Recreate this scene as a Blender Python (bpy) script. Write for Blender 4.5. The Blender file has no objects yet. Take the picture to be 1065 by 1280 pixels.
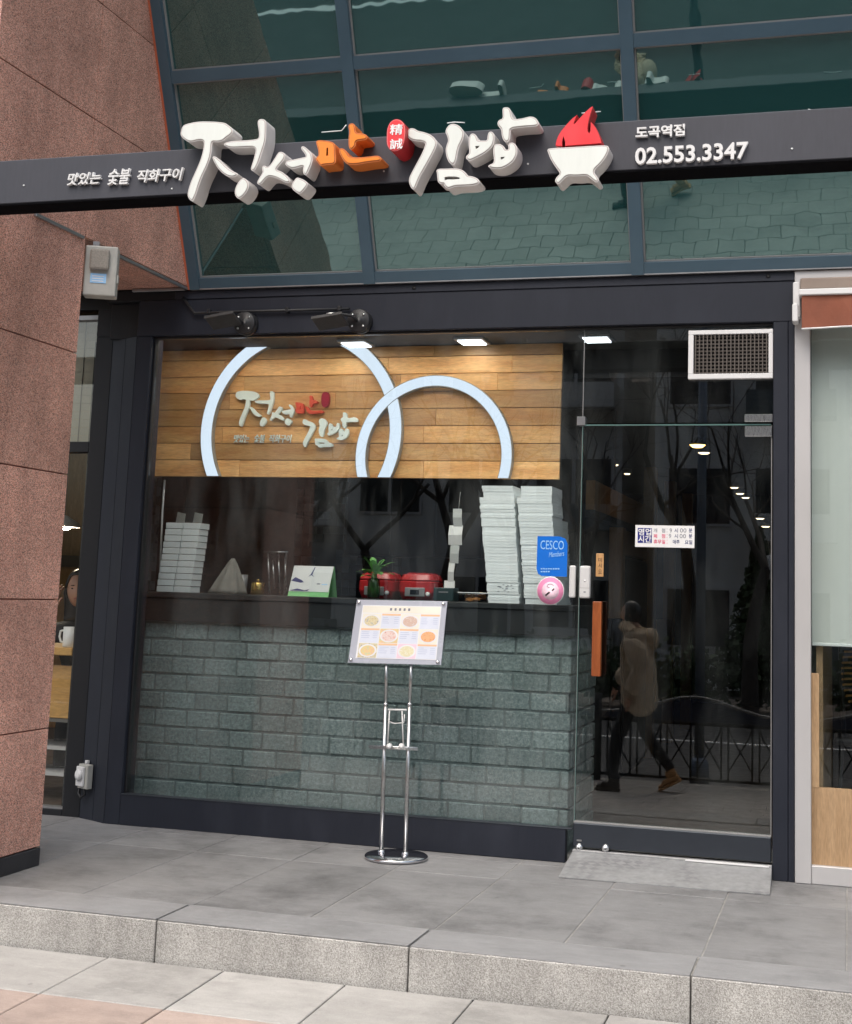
import bpy, bmesh, math, random
from mathutils import Vector, Matrix
from mathutils.geometry import tessellate_polygon
random.seed(7)
R = math.radians
scene = bpy.context.scene
COL = scene.collection

# ------------------------------------------------------------------ camera
# world: X right along the shop front, Y into the building, Z up; Y=0 front face of the black frame, Z=0 terrace
CAM_P, CAM_F, CAM_C = (607.131, 515.182), 1656.826, Vector((2.056, -6.6, 1.28))
CAM_M = ((0.9648, 0.2612, 0.0315), (-0.0057, 0.1408, -0.9900), (-0.2630, 0.9550, 0.1373))
mm = Matrix(CAM_M)
rx = mm[0].normalized(); rz = mm[2] - rx * mm[2].dot(rx); rz.normalize(); ry = rz.cross(rx)
CAM_R = (rx, ry, rz)
cam_d = bpy.data.cameras.new('camera'); cam = bpy.data.objects.new('camera', cam_d); COL.objects.link(cam)
cm = Matrix((rx, -ry, -rz)).transposed().to_4x4(); cm.translation = CAM_C
cam.matrix_world = cm
cam_d.sensor_fit = 'HORIZONTAL'; cam_d.sensor_width = 36.0
cam_d.lens = 36.0 * CAM_F / 1065
cam_d.shift_x = (532.5 - CAM_P[0]) / 1065; cam_d.shift_y = (CAM_P[1] - 640) / 1065
cam_d.clip_start = 0.05; cam_d.clip_end = 2000
scene.camera = cam
# ------------------------------------------------------------------ world, sun, exposure
SUN_EL, SUN_AZ = R(62), R(188)      # azimuth clockwise from +Y: behind the viewer, a little to the left of the street
w = bpy.data.worlds.new('World'); scene.world = w; w.use_nodes = True
nt = w.node_tree; nt.nodes.clear()
sk = nt.nodes.new('ShaderNodeTexSky'); sk.sky_type = 'NISHITA'; sk.sun_disc = False
sk.sun_elevation = SUN_EL; sk.sun_rotation = SUN_AZ; sk.dust_density = 6.0; sk.air_density = 1.4
hs = nt.nodes.new('ShaderNodeHueSaturation'); hs.inputs['Saturation'].default_value = 0.8
bg = nt.nodes.new('ShaderNodeBackground'); bg.inputs['Strength'].default_value = 0.15
wo = nt.nodes.new('ShaderNodeOutputWorld')
nt.links.new(sk.outputs[0], hs.inputs['Color']); nt.links.new(hs.outputs[0], bg.inputs[0]); nt.links.new(bg.outputs[0], wo.inputs[0])
sl = bpy.data.lights.new('sun', 'SUN'); sl.energy = 1.1; sl.angle = R(60); sl.color = (1.0, 0.99, 0.975)
so = bpy.data.objects.new('sun', sl); COL.objects.link(so)
sd = Vector((math.sin(SUN_AZ) * math.cos(SUN_EL), math.cos(SUN_AZ) * math.cos(SUN_EL), math.sin(SUN_EL)))
so.rotation_euler = sd.to_track_quat('Z', 'Y').to_euler(); so.location = (0, -8, 12)
scene.view_settings.view_transform = 'Standard'; scene.view_settings.look = 'None'
scene.view_settings.exposure = 0.72; scene.view_settings.gamma = 1.0
scene.cycles.transparent_max_bounces = 24; scene.cycles.max_bounces = 10
scene.cycles.use_denoising = True

# ------------------------------------------------------------------ helpers
def ray(px, py):
    r = ((px - CAM_P[0]) / CAM_F, (py - CAM_P[1]) / CAM_F, 1.0)
    return rx * r[0] + ry * r[1] + rz * r[2]
def at(px, py, Y=0.0):
    d = ray(px, py); return CAM_C + d * ((Y - CAM_C.y) / d.y)
def atz(px, py, Z=0.0):
    d = ray(px, py); return CAM_C + d * ((Z - CAM_C.z) / d.z)
def atx(px, py, X):
    d = ray(px, py); return CAM_C + d * ((X - CAM_C.x) / d.x)

W = {}
def link(name, data, loc, parent):
    o = bpy.data.objects.new(name, data); COL.objects.link(o)
    loc = Vector(loc)
    if parent is not None:
        o.parent = parent; o.location = loc - W[parent.name]
    else:
        o.location = loc
    W[o.name] = loc
    return o
def tag(o, label=None, cat=None, group=None, kind=None):
    if label: o['label'] = label
    if cat: o['category'] = cat
    if group: o['group'] = group
    if kind: o['kind'] = kind
    return o
def thing(name, label, cat, loc=(0, 0, 0), group=None):
    return tag(link(name, None, loc, None), label, cat, group)
def from_bm(name, bm, mat, parent=None, loc=None, smooth=False, center=True):
    me = bpy.data.meshes.new(name)
    bmesh.ops.recalc_face_normals(bm, faces=bm.faces)
    if loc is None:
        if center and len(bm.verts):
            lo = Vector([min(v.co[i] for v in bm.verts) for i in range(3)])
            hi = Vector([max(v.co[i] for v in bm.verts) for i in range(3)])
            loc = Vector(((lo.x + hi.x) / 2, (lo.y + hi.y) / 2, lo.z))
            bmesh.ops.translate(bm, verts=bm.verts, vec=-loc)
        else:
            loc = Vector((0, 0, 0))
    bm.to_mesh(me); bm.free()
    mats = mat if isinstance(mat, (list, tuple)) else [mat]
    for m in mats: me.materials.append(m)
    if smooth:
        for p in me.polygons: p.use_smooth = True
    return link(name, me, loc, parent)
def add_box(bm, x0, x1, y0, y1, z0, z1, bev=0.0, seg=1):
    b2 = bmesh.new(); bmesh.ops.create_cube(b2, size=1)
    for v in b2.verts:
        v.co = Vector(((x0 + x1) / 2 + v.co.x * (x1 - x0), (y0 + y1) / 2 + v.co.y * (y1 - y0), (z0 + z1) / 2 + v.co.z * (z1 - z0)))
    if bev: bmesh.ops.bevel(b2, geom=list(b2.edges), offset=bev, segments=seg, affect='EDGES', profile=0.5)
    merge(bm, b2)
def merge(bm, b2, mat=0, M=None):
    if M is not None: bmesh.ops.transform(b2, matrix=M, verts=b2.verts)
    mp = {}
    for v in b2.verts: mp[v] = bm.verts.new(v.co)
    for f in b2.faces:
        try:
            nf = bm.faces.new([mp[v] for v in f.verts]); nf.material_index = mat or f.material_index; nf.smooth = f.smooth
        except ValueError: pass
    b2.free()
CACHE = {}
def box(name, x0, x1, y0, y1, z0, z1, mat, parent=None, bev=0.0, seg=1):
    key = ('box', round(x1 - x0, 4), round(y1 - y0, 4), round(z1 - z0, 4), bev, seg, mat.name)
    if key not in CACHE:
        bm = bmesh.new(); hx, hy = (x1 - x0) / 2, (y1 - y0) / 2
        add_box(bm, -hx, hx, -hy, hy, 0, z1 - z0, bev, seg)
        bmesh.ops.recalc_face_normals(bm, faces=bm.faces)
        me = bpy.data.meshes.new(name); bm.to_mesh(me); bm.free(); me.materials.append(mat); CACHE[key] = me
    return link(name, CACHE[key], ((x0 + x1) / 2, (y0 + y1) / 2, z0), parent)
def add_tube(bm, pts, rad, n=8, caps=True, smooth=True):
    pts = [Vector(p) for p in pts]; rings = []
    rads = rad if isinstance(rad, (list, tuple)) else [rad] * len(pts)
    up = None
    for i, p in enumerate(pts):
        t = (pts[min(i + 1, len(pts) - 1)] - pts[max(i - 1, 0)]).normalized()
        if up is None: up = Vector((0, 0, 1)) if abs(t.z) < 0.9 else Vector((1, 0, 0))
        a = t.cross(up); 
        if a.length < 1e-4: a = t.cross(Vector((0, 1, 0)))
        a.normalize(); b = a.cross(t).normalized(); up = b
        rings.append([bm.verts.new(p + (a * math.cos(k * 2 * math.pi / n) + b * math.sin(k * 2 * math.pi / n)) * rads[i]) for k in range(n)])
    for i in range(len(rings) - 1):
        for k in range(n):
            f = bm.faces.new((rings[i][k], rings[i][(k + 1) % n], rings[i + 1][(k + 1) % n], rings[i + 1][k])); f.smooth = smooth
    if caps:
        bm.faces.new(rings[0]); bm.faces.new(rings[-1])
def tube(name, pts, rad, mat, parent=None, n=8):
    bm = bmesh.new(); add_tube(bm, pts, rad, n); return from_bm(name, bm, mat, parent)
def add_lathe(bm, prof, cx, cy, n=20, axis='Z', z0=0.0):
    rings = []
    for r, z in prof:
        ring = []
        for k in range(n):
            a = 2 * math.pi * k / n
            if axis == 'Z': co = (cx + r * math.cos(a), cy + r * math.sin(a), z0 + z)
            else: co = (cx + r * math.cos(a), cy + z, z0 + r * math.sin(a))      # axis along Y
            ring.append(bm.verts.new(co))
        rings.append(ring)
    for i in range(len(rings) - 1):
        for k in range(n):
            f = bm.faces.new((rings[i][k], rings[i][(k + 1) % n], rings[i + 1][(k + 1) % n], rings[i + 1][k])); f.smooth = True
    bm.faces.new(rings[0]); bm.faces.new(rings[-1])
def lathe(name, prof, cx, cy, mat, parent=None, n=20, axis='Z', z0=0.0):
    bm = bmesh.new(); add_lathe(bm, prof, cx, cy, n, axis, z0); return from_bm(name, bm, mat, parent)
def add_prism(bm, poly, y0, y1, holes=()):
    """poly: list of (x, z); walls from y0 (front) to y1 (back)"""
    loops = [list(poly)] + [list(h) for h in holes]
    flat = [p for l in loops for p in l]
    tris = tessellate_polygon([[Vector((x, z, 0)) for x, z in l] for l in loops])
    fr = [bm.verts.new((x, y0, z)) for x, z in flat]; bk = [bm.verts.new((x, y1, z)) for x, z in flat]
    for t in tris:
        try:
            bm.faces.new([fr[i] for i in t]); bm.faces.new([bk[i] for i in reversed(t)])
        except ValueError: pass
    k = 0
    for l in loops:
        n = len(l)
        for i in range(n):
            a, b = k + i, k + (i + 1) % n
            bm.faces.new((fr[a], fr[b], bk[b], bk[a]))
        k += n
def prism(name, poly, y0, y1, mat, parent=None, holes=()):
    bm = bmesh.new(); add_prism(bm, poly, y0, y1, holes); return from_bm(name, bm, mat, parent)
def chaikin(poly, it=2):
    for _ in range(it):
        q = []
        for i in range(len(poly)):
            a, b = poly[i], poly[(i + 1) % len(poly)]
            q.append((a[0] * .75 + b[0] * .25, a[1] * .75 + b[1] * .25)); q.append((a[0] * .25 + b[0] * .75, a[1] * .25 + b[1] * .75))
        poly = q
    return poly
def area(poly): return sum(poly[i][0] * poly[(i + 1) % len(poly)][1] - poly[(i + 1) % len(poly)][0] * poly[i][1] for i in range(len(poly))) / 2
def inset(poly, d):
    s = 1 if area(poly) > 0 else -1; n = len(poly); out = []
    for i in range(n):
        a, b, c = Vector(poly[i - 1]), Vector(poly[i]), Vector(poly[(i + 1) % n])
        e = (c - a)
        if e.length < 1e-9: out.append(tuple(b)); continue
        nn = Vector((-e.y, e.x)).normalized() * s
        out.append((b.x + nn.x * d, b.y + nn.y * d))
    return out
def text_bm(body, x0, x1, z0, z1, y, depth=0.002, bold=0.0, shear=0.0, rot=0.0):
    """flat lettering fitted into the box x0..x1, z0..z1, facing -Y"""
    cu = bpy.data.curves.new('t', 'FONT'); cu.body = body; cu.size = 1; cu.extrude = 0.05; cu.offset = bold; cu.shear = shear
    cu.resolution_u = 3
    o = bpy.data.objects.new('t', cu); COL.objects.link(o)
    dg = bpy.context.evaluated_depsgraph_get(); me = bpy.data.meshes.new_from_object(o.evaluated_get(dg))
    bpy.data.objects.remove(o); bpy.data.curves.remove(cu)
    bm = bmesh.new(); bm.from_mesh(me); bpy.data.meshes.remove(me)
    xs = [v.co.x for v in bm.verts]; ys = [v.co.y for v in bm.verts]
    lx, hx, ly, hy = min(xs), max(xs), min(ys), max(ys)
    for v in bm.verts:
        u = (v.co.x - lx) / (hx - lx); t = (v.co.y - ly) / (hy - ly)
        v.co = Vector((x0 + u * (x1 - x0), y - (depth if v.co.z > 0 else 0), z0 + t * (z1 - z0) + rot * (u - .5) * (x1 - x0)))
    for f in bm.faces: f.material_index = 0
    return bm
def text(name, body, x0, x1, z0, z1, y, mat, parent, depth=0.002, bold=0.0, shear=0.0, rot=0.0):
    return from_bm(name, text_bm(body, x0, x1, z0, z1, y, depth, bold, shear, rot), mat, parent)
def skin_bm(verts, edges, radii, sub=1, root=0):
    me = bpy.data.meshes.new('sk'); me.from_pydata([Vector(v) for v in verts], edges, [])
    o = bpy.data.objects.new('sk', me); COL.objects.link(o)
    o.modifiers.new('s', 'SKIN')
    if not me.skin_vertices:
        bm = bmesh.new(); bm.from_mesh(me); bm.verts.layers.skin.verify(); bm.to_mesh(me); bm.free()
    for i, sv in enumerate(me.skin_vertices[0].data):
        r = radii[i]; sv.radius = r if isinstance(r, tuple) else (r, r); sv.use_root = (i == root)
    m = o.modifiers.new('d', 'SUBSURF'); m.levels = sub; m.render_levels = sub
    dg = bpy.context.evaluated_depsgraph_get(); me2 = bpy.data.meshes.new_from_object(o.evaluated_get(dg))
    bm = bmesh.new(); bm.from_mesh(me2)
    for f in bm.faces: f.smooth = True; f.material_index = 0
    bpy.data.objects.remove(o); bpy.data.meshes.remove(me); bpy.data.meshes.remove(me2)
    return bm

# ------------------------------------------------------------------ materials
def new_mat(name):
    m = bpy.data.materials.new(name); m.use_nodes = True; n = m.node_tree; n.nodes.clear()
    out = n.nodes.new('ShaderNodeOutputMaterial'); return m, n, out
def N(n, t, **kw):
    x = n.nodes.new(t)
    for k, v in kw.items():
        if k in x.inputs: x.inputs[k].default_value = v
        else: setattr(x, k, v)
    return x
def mixc(n, a, b, fac, blend='MIX'):
    m = n.nodes.new('ShaderNodeMix'); m.data_type = 'RGBA'; m.blend_type = blend
    for i, v in ((0, fac), (6, a), (7, b)):
        if hasattr(v, 'node'): n.links.new(v, m.inputs[i])
        elif i == 0: m.inputs[0].default_value = v
        else: m.inputs[i].default_value = (*v, 1)
    return m.outputs[2]
def ramp(n, src, stops):
    r = n.nodes.new('ShaderNodeValToRGB'); cr = r.color_ramp
    while len(cr.elements) < len(stops): cr.elements.new(0.5)
    for e, (p, c) in zip(cr.elements, stops): e.position = p; e.color = (*(c if isinstance(c, tuple) else (c, c, c)), 1)
    n.links.new(src, r.inputs[0]); return r.outputs[0]
def pos(n, scale=(1, 1, 1), rnd=0.0):
    g = n.nodes.new('ShaderNodeNewGeometry'); v = n.nodes.new('ShaderNodeVectorMath'); v.operation = 'MULTIPLY'
    n.links.new(g.outputs['Position'], v.inputs[0]); v.inputs[1].default_value = scale
    if not rnd: return v.outputs[0]
    oi = n.nodes.new('ShaderNodeObjectInfo'); s = n.nodes.new('ShaderNodeMath'); s.operation = 'MULTIPLY'
    n.links.new(oi.outputs['Random'], s.inputs[0]); s.inputs[1].default_value = rnd
    a = n.nodes.new('ShaderNodeVectorMath'); a.operation = 'ADD'
    n.links.new(v.outputs[0], a.inputs[0]); n.links.new(s.outputs[0], a.inputs[1]); return a.outputs[0]
def noise(n, vec, scale, detail=4, rough=0.6):
    x = N(n, 'ShaderNodeTexNoise', Scale=scale, Detail=detail, Roughness=rough); n.links.new(vec, x.inputs['Vector']); return x.outputs['Fac']
def bump(n, src, strength, dist=0.01):
    b = N(n, 'ShaderNodeBump', Strength=strength, Distance=dist); n.links.new(src, b.inputs['Height']); return b.outputs[0]
def objrand(n, lo, hi):
    oi = n.nodes.new('ShaderNodeObjectInfo'); mr = N(n, 'ShaderNodeMapRange'); n.links.new(oi.outputs['Random'], mr.inputs[0])
    mr.inputs[3].default_value = lo; mr.inputs[4].default_value = hi; return mr.outputs[0]
def scale_c(n, col, fac):
    v = n.nodes.new('ShaderNodeVectorMath'); v.operation = 'SCALE'; n.links.new(col, v.inputs[0])
    if hasattr(fac, 'node'): n.links.new(fac, v.inputs['Scale'])
    else: v.inputs['Scale'].default_value = fac
    return v.outputs[0]
def finish(n, out, col, rough, metal=0.0, nrm=None, spec=0.5):
    p = N(n, 'ShaderNodeBsdfPrincipled', Metallic=metal)
    p.inputs['Specular IOR Level'].default_value = spec
    if hasattr(col, 'node'): n.links.new(col, p.inputs['Base Color'])
    else: p.inputs['Base Color'].default_value = (*col, 1)
    if hasattr(rough, 'node'): n.links.new(rough, p.inputs['Roughness'])
    else: p.inputs['Roughness'].default_value = rough
    if nrm is not None: n.links.new(nrm, p.inputs['Normal'])
    n.links.new(p.outputs[0], out.inputs[0]); return p
def P(name, col, rough=0.6, metal=0.0, var=0.12, vs=4.0, bmp=0.0, bs=120.0, rnd=0.0, spec=0.5, stretch=(1, 1, 1)):
    m, n, out = new_mat(name); v = pos(n, stretch, 30.0 if rnd else 0.0)
    f = noise(n, v, vs, 6)
    c = ramp(n, f, [(0.25, tuple(x * (1 - var) for x in col)), (0.75, tuple(min(1, x * (1 + var)) for x in col))])
    if rnd: c = scale_c(n, c, objrand(n, 1 - rnd, 1 + rnd))
    rr = ramp(n, noise(n, v, vs * 3, 3), [(0.3, max(0.02, rough - 0.06)), (0.7, min(1, rough + 0.06))])
    nb = bump(n, noise(n, v, bs, 3), bmp) if bmp else None
    finish(n, out, c, rr, metal, nb, spec); return m
def EM(name, col, s):
    m, n, out = new_mat(name); e = N(n, 'ShaderNodeEmission', Strength=s); e.inputs[0].default_value = (*col, 1)
    n.links.new(e.outputs[0], out.inputs[0]); return m
def GLASS(name, tint, f0=0.045, dirt=0.0, rough=0.0):
    m, n, out = new_mat(name)
    lw = N(n, 'ShaderNodeLayerWeight', Blend=0.5)
    pw = N(n, 'ShaderNodeMath', operation='POWER'); n.links.new(lw.outputs['Facing'], pw.inputs[0]); pw.inputs[1].default_value = 5
    ma = N(n, 'ShaderNodeMath', operation='MULTIPLY_ADD'); n.links.new(pw.outputs[0], ma.inputs[0]); ma.inputs[1].default_value = 1 - f0; ma.inputs[2].default_value = f0
    tr = N(n, 'ShaderNodeBsdfTransparent'); tr.inputs[0].default_value = (*tint, 1)
    gl = N(n, 'ShaderNodeBsdfGlossy', Roughness=rough)
    mx = n.nodes.new('ShaderNodeMixShader'); n.links.new(ma.outputs[0], mx.inputs[0]); n.links.new(tr.outputs[0], mx.inputs[1]); n.links.new(gl.outputs[0], mx.inputs[2])
    last = mx.outputs[0]
    if dirt:
        df = N(n, 'ShaderNodeBsdfDiffuse'); df.inputs[0].default_value = (.6, .65, .64, 1)
        f = ramp(n, noise(n, pos(n, (1, 1, .25)), 6, 6), [(0.45, 0.0), (0.8, dirt)])
        m2 = n.nodes.new('ShaderNodeMixShader'); n.links.new(f, m2.inputs[0]); n.links.new(last, m2.inputs[1]); n.links.new(df.outputs[0], m2.inputs[2]); last = m2.outputs[0]
    n.links.new(last, out.inputs[0]); return m
def granite(name, base, dark, light, sc=150, rough=0.45, rnd=0.06, blot=0.16, bmp=0.05, blots=2.2):
    m, n, out = new_mat(name); v = pos(n)
    vo = N(n, 'ShaderNodeTexVoronoi', Scale=sc); n.links.new(v, vo.inputs['Vector'])
    sp = n.nodes.new('ShaderNodeSeparateColor'); n.links.new(vo.outputs['Color'], sp.inputs[0])
    c = ramp(n, sp.outputs[0], [(0.0, dark), (0.16, dark), (0.26, tuple(b * .85 for b in base)), (0.62, base), (0.86, light), (1.0, light)])
    big = ramp(n, noise(n, v, blots, 6, .65), [(0.3, 1 - blot), (0.7, 1 + blot)])
    c = mixc(n, c, big, 1.0, 'MULTIPLY')
    stv = ramp(n, noise(n, pos(n, (7, 7, .5)), 1.3, 7, .7), [(0.35, .86), (0.6, 1.04)]); c = mixc(n, c, stv, 1.0, 'MULTIPLY')
    c = scale_c(n, c, objrand(n, 1 - rnd, 1 + rnd))
    finish(n, out, c, ramp(n, noise(n, v, 4, 5), [(0.3, rough - .1), (0.7, rough + .08)]), 0, bump(n, vo.outputs['Distance'], bmp)); return m
def wood(name, a, b, stretch=(1.2, 9, 9), rough=0.45, rnd=0.25, sc=3.0, bmp=0.05):
    m, n, out = new_mat(name); v = pos(n, stretch, 40.0)
    f = noise(n, v, sc, 8, .62); f2 = noise(n, v, sc * 7, 3)
    c = ramp(n, f, [(0.3, a), (0.5, tuple((x + y) / 2 for x, y in zip(a, b))), (0.7, b)])
    c = mixc(n, c, ramp(n, f2, [(0.35, .82), (0.65, 1.06)]), 1.0, 'MULTIPLY')
    if rnd: c = scale_c(n, c, objrand(n, 1 - rnd, 1 + rnd))
    finish(n, out, c, rough, 0, bump(n, f2, bmp)); return m

M = {}
M['granite'] = granite('pink granite', (.62, .30, .225), (.15, .09, .075), (.76, .48, .39), 330, .5, .10, blot=.24, bmp=.03)
M['granite_joint'] = P('red joint sealant', (.16, .045, .03), .6)
M['granite_plinth'] = P('dark plinth stone', (.02, .021, .026), .35, var=.4, vs=5)
M['kerb'] = granite('bush hammered granite', (.40, .388, .365), (.24, .228, .21), (.54, .53, .51), 380, .85, .10, .2, .3)
M['kerb_top'] = None
def paving(name, col, rnd=.07, stain=.3, speck=.10, blot=1.6):
    m, n, out = new_mat(name); v = pos(n)
    big = ramp(n, noise(n, v, blot, 12, .72), [(0.33, 1 - stain), (0.5, 1.0), (0.68, 1 + stain * .45)])
    mid = ramp(n, noise(n, pos(n, (1, 2.6, 1), 20), 7, 10, .78), [(0.3, .86), (0.7, 1.12)])
    fine = ramp(n, noise(n, v, 330, 2), [(0.3, 1 - speck), (0.7, 1 + speck)])
    c = mixc(n, col, big, 1.0, 'MULTIPLY'); c = mixc(n, c, mid, 1.0, 'MULTIPLY'); c = mixc(n, c, fine, 1.0, 'MULTIPLY')
    sc = ramp(n, noise(n, pos(n, (1, 5, 1)), 4.2, 9, .75), [(0.58, 0.0), (0.70, .32)]); c = mixc(n, c, tuple(min(1, x * 1.7) for x in col), sc)
    vo = N(n, 'ShaderNodeTexVoronoi', Scale=5.5); n.links.new(v, vo.inputs['Vector'])
    gum = ramp(n, vo.outputs['Distance'], [(0.05, .5), (0.075, 0.0)]); gm = ramp(n, noise(n, v, 2.1, 1), [(0.5, 0.0), (0.56, 1.0)])
    mu = N(n, 'ShaderNodeMath', operation='MULTIPLY'); n.links.new(gum, mu.inputs[0]); n.links.new(gm, mu.inputs[1])
    c = mixc(n, c, tuple(x * .42 for x in col), mu.outputs[0])
    c = scale_c(n, c, objrand(n, 1 - rnd, 1 + rnd))
    finish(n, out, c, ramp(n, noise(n, v, 3, 5), [(0.3, .55), (0.7, .8)]), 0, bump(n, noise(n, v, 300, 2), .15)); return m
M['terrace'] = paving('terrace granite slab', (.205, .205, .207), .09, .48, .14, 1.3)
M['kerb_top'] = paving('kerb stone honed top', (.222, .223, .226), .05, .3)
M['paver_grey'] = paving('pale grey paver', (.345, .335, .318), .09, .26, .14, 2.4)
M['paver_pink'] = paving('pinkish paver', (.365, .29, .252), .09, .24, .14, 2.4)
M['paver_brown'] = paving('brown paver', (.25, .20, .16), .12, .25, .12)
M['paver_small'] = paving('small grey brown paver', (.30, .285, .27), .08, .2, .12)
M['yellow_line'] = P('worn yellow road paint', (.50, .36, .10), .8, var=.3, vs=6)
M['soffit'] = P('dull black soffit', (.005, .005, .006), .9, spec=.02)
M['head_grey'] = P('dusty dark grey metal', (.038, .037, .038), .6, var=.2, vs=30)
M['joint_pale'] = P('pale slab joint', (.27, .265, .25), .9, var=.35, vs=9)
M['joint'] = P('joint mortar', (.20, .19, .175), .9, var=.3, vs=20)
M['asphalt'] = P('asphalt', (.05, .05, .052), .85, var=.2, vs=3, bmp=.3, bs=200)
M['line'] = P('road paint', (.75, .75, .73), .7, var=.15, vs=20)
M['soil'] = P('soil', (.07, .055, .04), .95, var=.4, vs=2, bmp=.3, bs=30)
def black_paint(name, col, wear=.35):
    m, n, out = new_mat(name)
    g = noise(n, pos(n, (40, 40, 6)), 2.0, 4); big = noise(n, pos(n, (1.6, 1, .7)), 2.6, 6, .65)
    c = ramp(n, g, [(0.3, tuple(x * .94 for x in col)), (0.7, tuple(x * 1.06 for x in col))])
    c = mixc(n, c, tuple(x * 1.5 + .006 for x in col), ramp(n, big, [(0.5, 0.0), (0.72, wear)]))
    sc = ramp(n, noise(n, pos(n, (3, 1, 14)), 9, 5, .7), [(0.70, 0.0), (0.80, wear * .7)])
    c = mixc(n, c, (.12, .12, .13), sc)
    finish(n, out, c, ramp(n, big, [(0.3, .45), (0.7, .65)]), 0, bump(n, g, .04), .35); return m
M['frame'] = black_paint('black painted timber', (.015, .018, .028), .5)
M['frame_dark'] = black_paint('alcove shaded black paint', (.010, .011, .014), .15)  # darker copy of the frame black, with the alcove shade put into the colour
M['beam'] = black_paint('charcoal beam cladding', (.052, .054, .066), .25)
M['mullion'] = P('blue grey aluminium', (.075, .13, .175), .35, .3, var=.1, vs=3)
M['bead'] = P('grey glazing bead', (.24, .24, .24), .5)
M['caulk'] = P('red brown sealant', (.50, .13, .06), .6)
M['flash'] = P('grey metal flashing', (.33, .33, .34), .35, .7)
M['steel'] = P('brushed stainless steel', (.55, .55, .55), .28, 1.0, var=.05, vs=8, stretch=(30, 30, 1))
M['chrome'] = P('chrome', (.62, .62, .64), .1, 1.0, var=.04)
M['dark_rail'] = P('grey door rail', (.045, .052, .065), .35, .5)
M['white_metal'] = P('white powder coat', (.72, .72, .72), .4, var=.05)
M['grey_alu'] = P('pale grey aluminium frame', (.52, .51, .51), .45, .2, var=.07, vs=3, stretch=(1, 1, .3))
M['grille'] = P('dark brown grille slat', (.10, .085, .075), .6)
M['black'] = P('matt black', (.008, .008, .009), .6)
M['black_gloss'] = P('satin black metal', (.016, .016, .018), .5, .0)
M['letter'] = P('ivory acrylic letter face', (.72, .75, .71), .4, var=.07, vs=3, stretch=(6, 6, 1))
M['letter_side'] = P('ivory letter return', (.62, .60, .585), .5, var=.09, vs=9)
M['trim'] = P('letter trim line', (.42, .36, .34), .5)
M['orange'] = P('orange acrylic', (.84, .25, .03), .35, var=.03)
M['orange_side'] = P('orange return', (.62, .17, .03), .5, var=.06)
M['orange_trim'] = P('orange trim line', (.42, .12, .03), .5)
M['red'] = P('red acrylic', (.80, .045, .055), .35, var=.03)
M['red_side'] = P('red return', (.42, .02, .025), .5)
M['red_trim'] = P('pale red trim', (.85, .25, .25), .4)
M['white'] = P('white print', (.82, .82, .82), .5, var=.03)
M['white_side'] = P('white raised text', (.70, .70, .70), .45, var=.03)
M['glass'] = GLASS('clear shop glass', (.945, .972, .968), .070, .05)
M['door_glass'] = GLASS('door glass', (.91, .935, .925), .085, .02)
M['clear_glass'] = GLASS('clear cafe glass', (.95, .965, .96), .035)
M['glass_edge'] = P('green glass edge', (.09, .16, .15), .2)
def coated(name):
    m, n, out = new_mat(name)
    lw = N(n, 'ShaderNodeLayerWeight', Blend=0.5)
    pw = N(n, 'ShaderNodeMath', operation='POWER'); n.links.new(lw.outputs['Facing'], pw.inputs[0]); pw.inputs[1].default_value = 5
    f0 = .25
    ma = N(n, 'ShaderNodeMath', operation='MULTIPLY_ADD'); n.links.new(pw.outputs[0], ma.inputs[0]); ma.inputs[1].default_value = 1 - f0; ma.inputs[2].default_value = f0
    df = N(n, 'ShaderNodeBsdfDiffuse'); df.inputs[0].default_value = (.014, .058, .058, 1)
    gl = N(n, 'ShaderNodeBsdfGlossy', Roughness=.014); gl.inputs[0].default_value = (.56, .80, .78, 1)
    mx = n.nodes.new('ShaderNodeMixShader'); n.links.new(ma.outputs[0], mx.inputs[0]); n.links.new(df.outputs[0], mx.inputs[1]); n.links.new(gl.outputs[0], mx.inputs[2])
    n.links.new(mx.outputs[0], out.inputs[0])
    b = bump(n, noise(n, pos(n), 1.6, 3),   .022, .05); n.links.new(b, gl.inputs['Normal']); return m
M['green_glass'] = coated('green coated glazing')
M['plank'] = wood('oiled wood plank', (.66, .30, .10), (.90, .55, .24), (1.0, 7, 7), .5, .36)
M['panel_back'] = P('panel backing', (.03, .015, .008), .8)
M['ring'] = EM('lit ring face', (.76, .86, 1.0), .72)
M['ring_side'] = P('ring return grey', (.33, .32, .29), .5)
def brick_mat():
    m, n, out = new_mat('grey cement brick'); v = pos(n)
    c = ramp(n, noise(n, v, 55, 6, .75), [(0.32, (.095, .130, .134)), (0.5, (.17, .218, .220)), (0.66, (.26, .315, .315))])
    sp = ramp(n, noise(n, v, 150, 3, .6), [(0.62, 0.0), (0.70, .6)]); c = mixc(n, c, (.55, .58, .57), sp)
    c = scale_c(n, c, objrand(n, .86, 1.16))
    finish(n, out, c, .85, 0, bump(n, noise(n, v, 70, 5, .7), .55, .012)); return m
M['brick'] = brick_mat()
M['mortar'] = P('grey mortar', (.15, .185, .187), .95, var=.2, vs=30, bmp=.4, bs=200)
M['counter'] = P('dark laminate counter', (.010, .013, .015), .55)
M['tile_a'] = P('slate tile', (.12, .15, .16), .3, rnd=.55)
M['room_dark'] = P('dark kitchen wall', (.022, .022, .024), .7)
M['ceiling'] = P('dark ceiling', (.05, .048, .046), .8)
M['floor_in'] = P('brown interior floor', (.07, .05, .038), .4, var=.3)
M['wood_in'] = wood('amber interior wood', (.42, .22, .07), (.60, .36, .13), (9, 9, 1.2), .45, .12)
M['led'] = EM('led panel', (.86, .92, 1.0), 5.0)
M['tube'] = EM('added warm white tube', (1.0, .88, .72), 22.0)
M['cafe_bulb'] = EM('cafe bulb', (1.0, .84, .62), 130.0)
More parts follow.
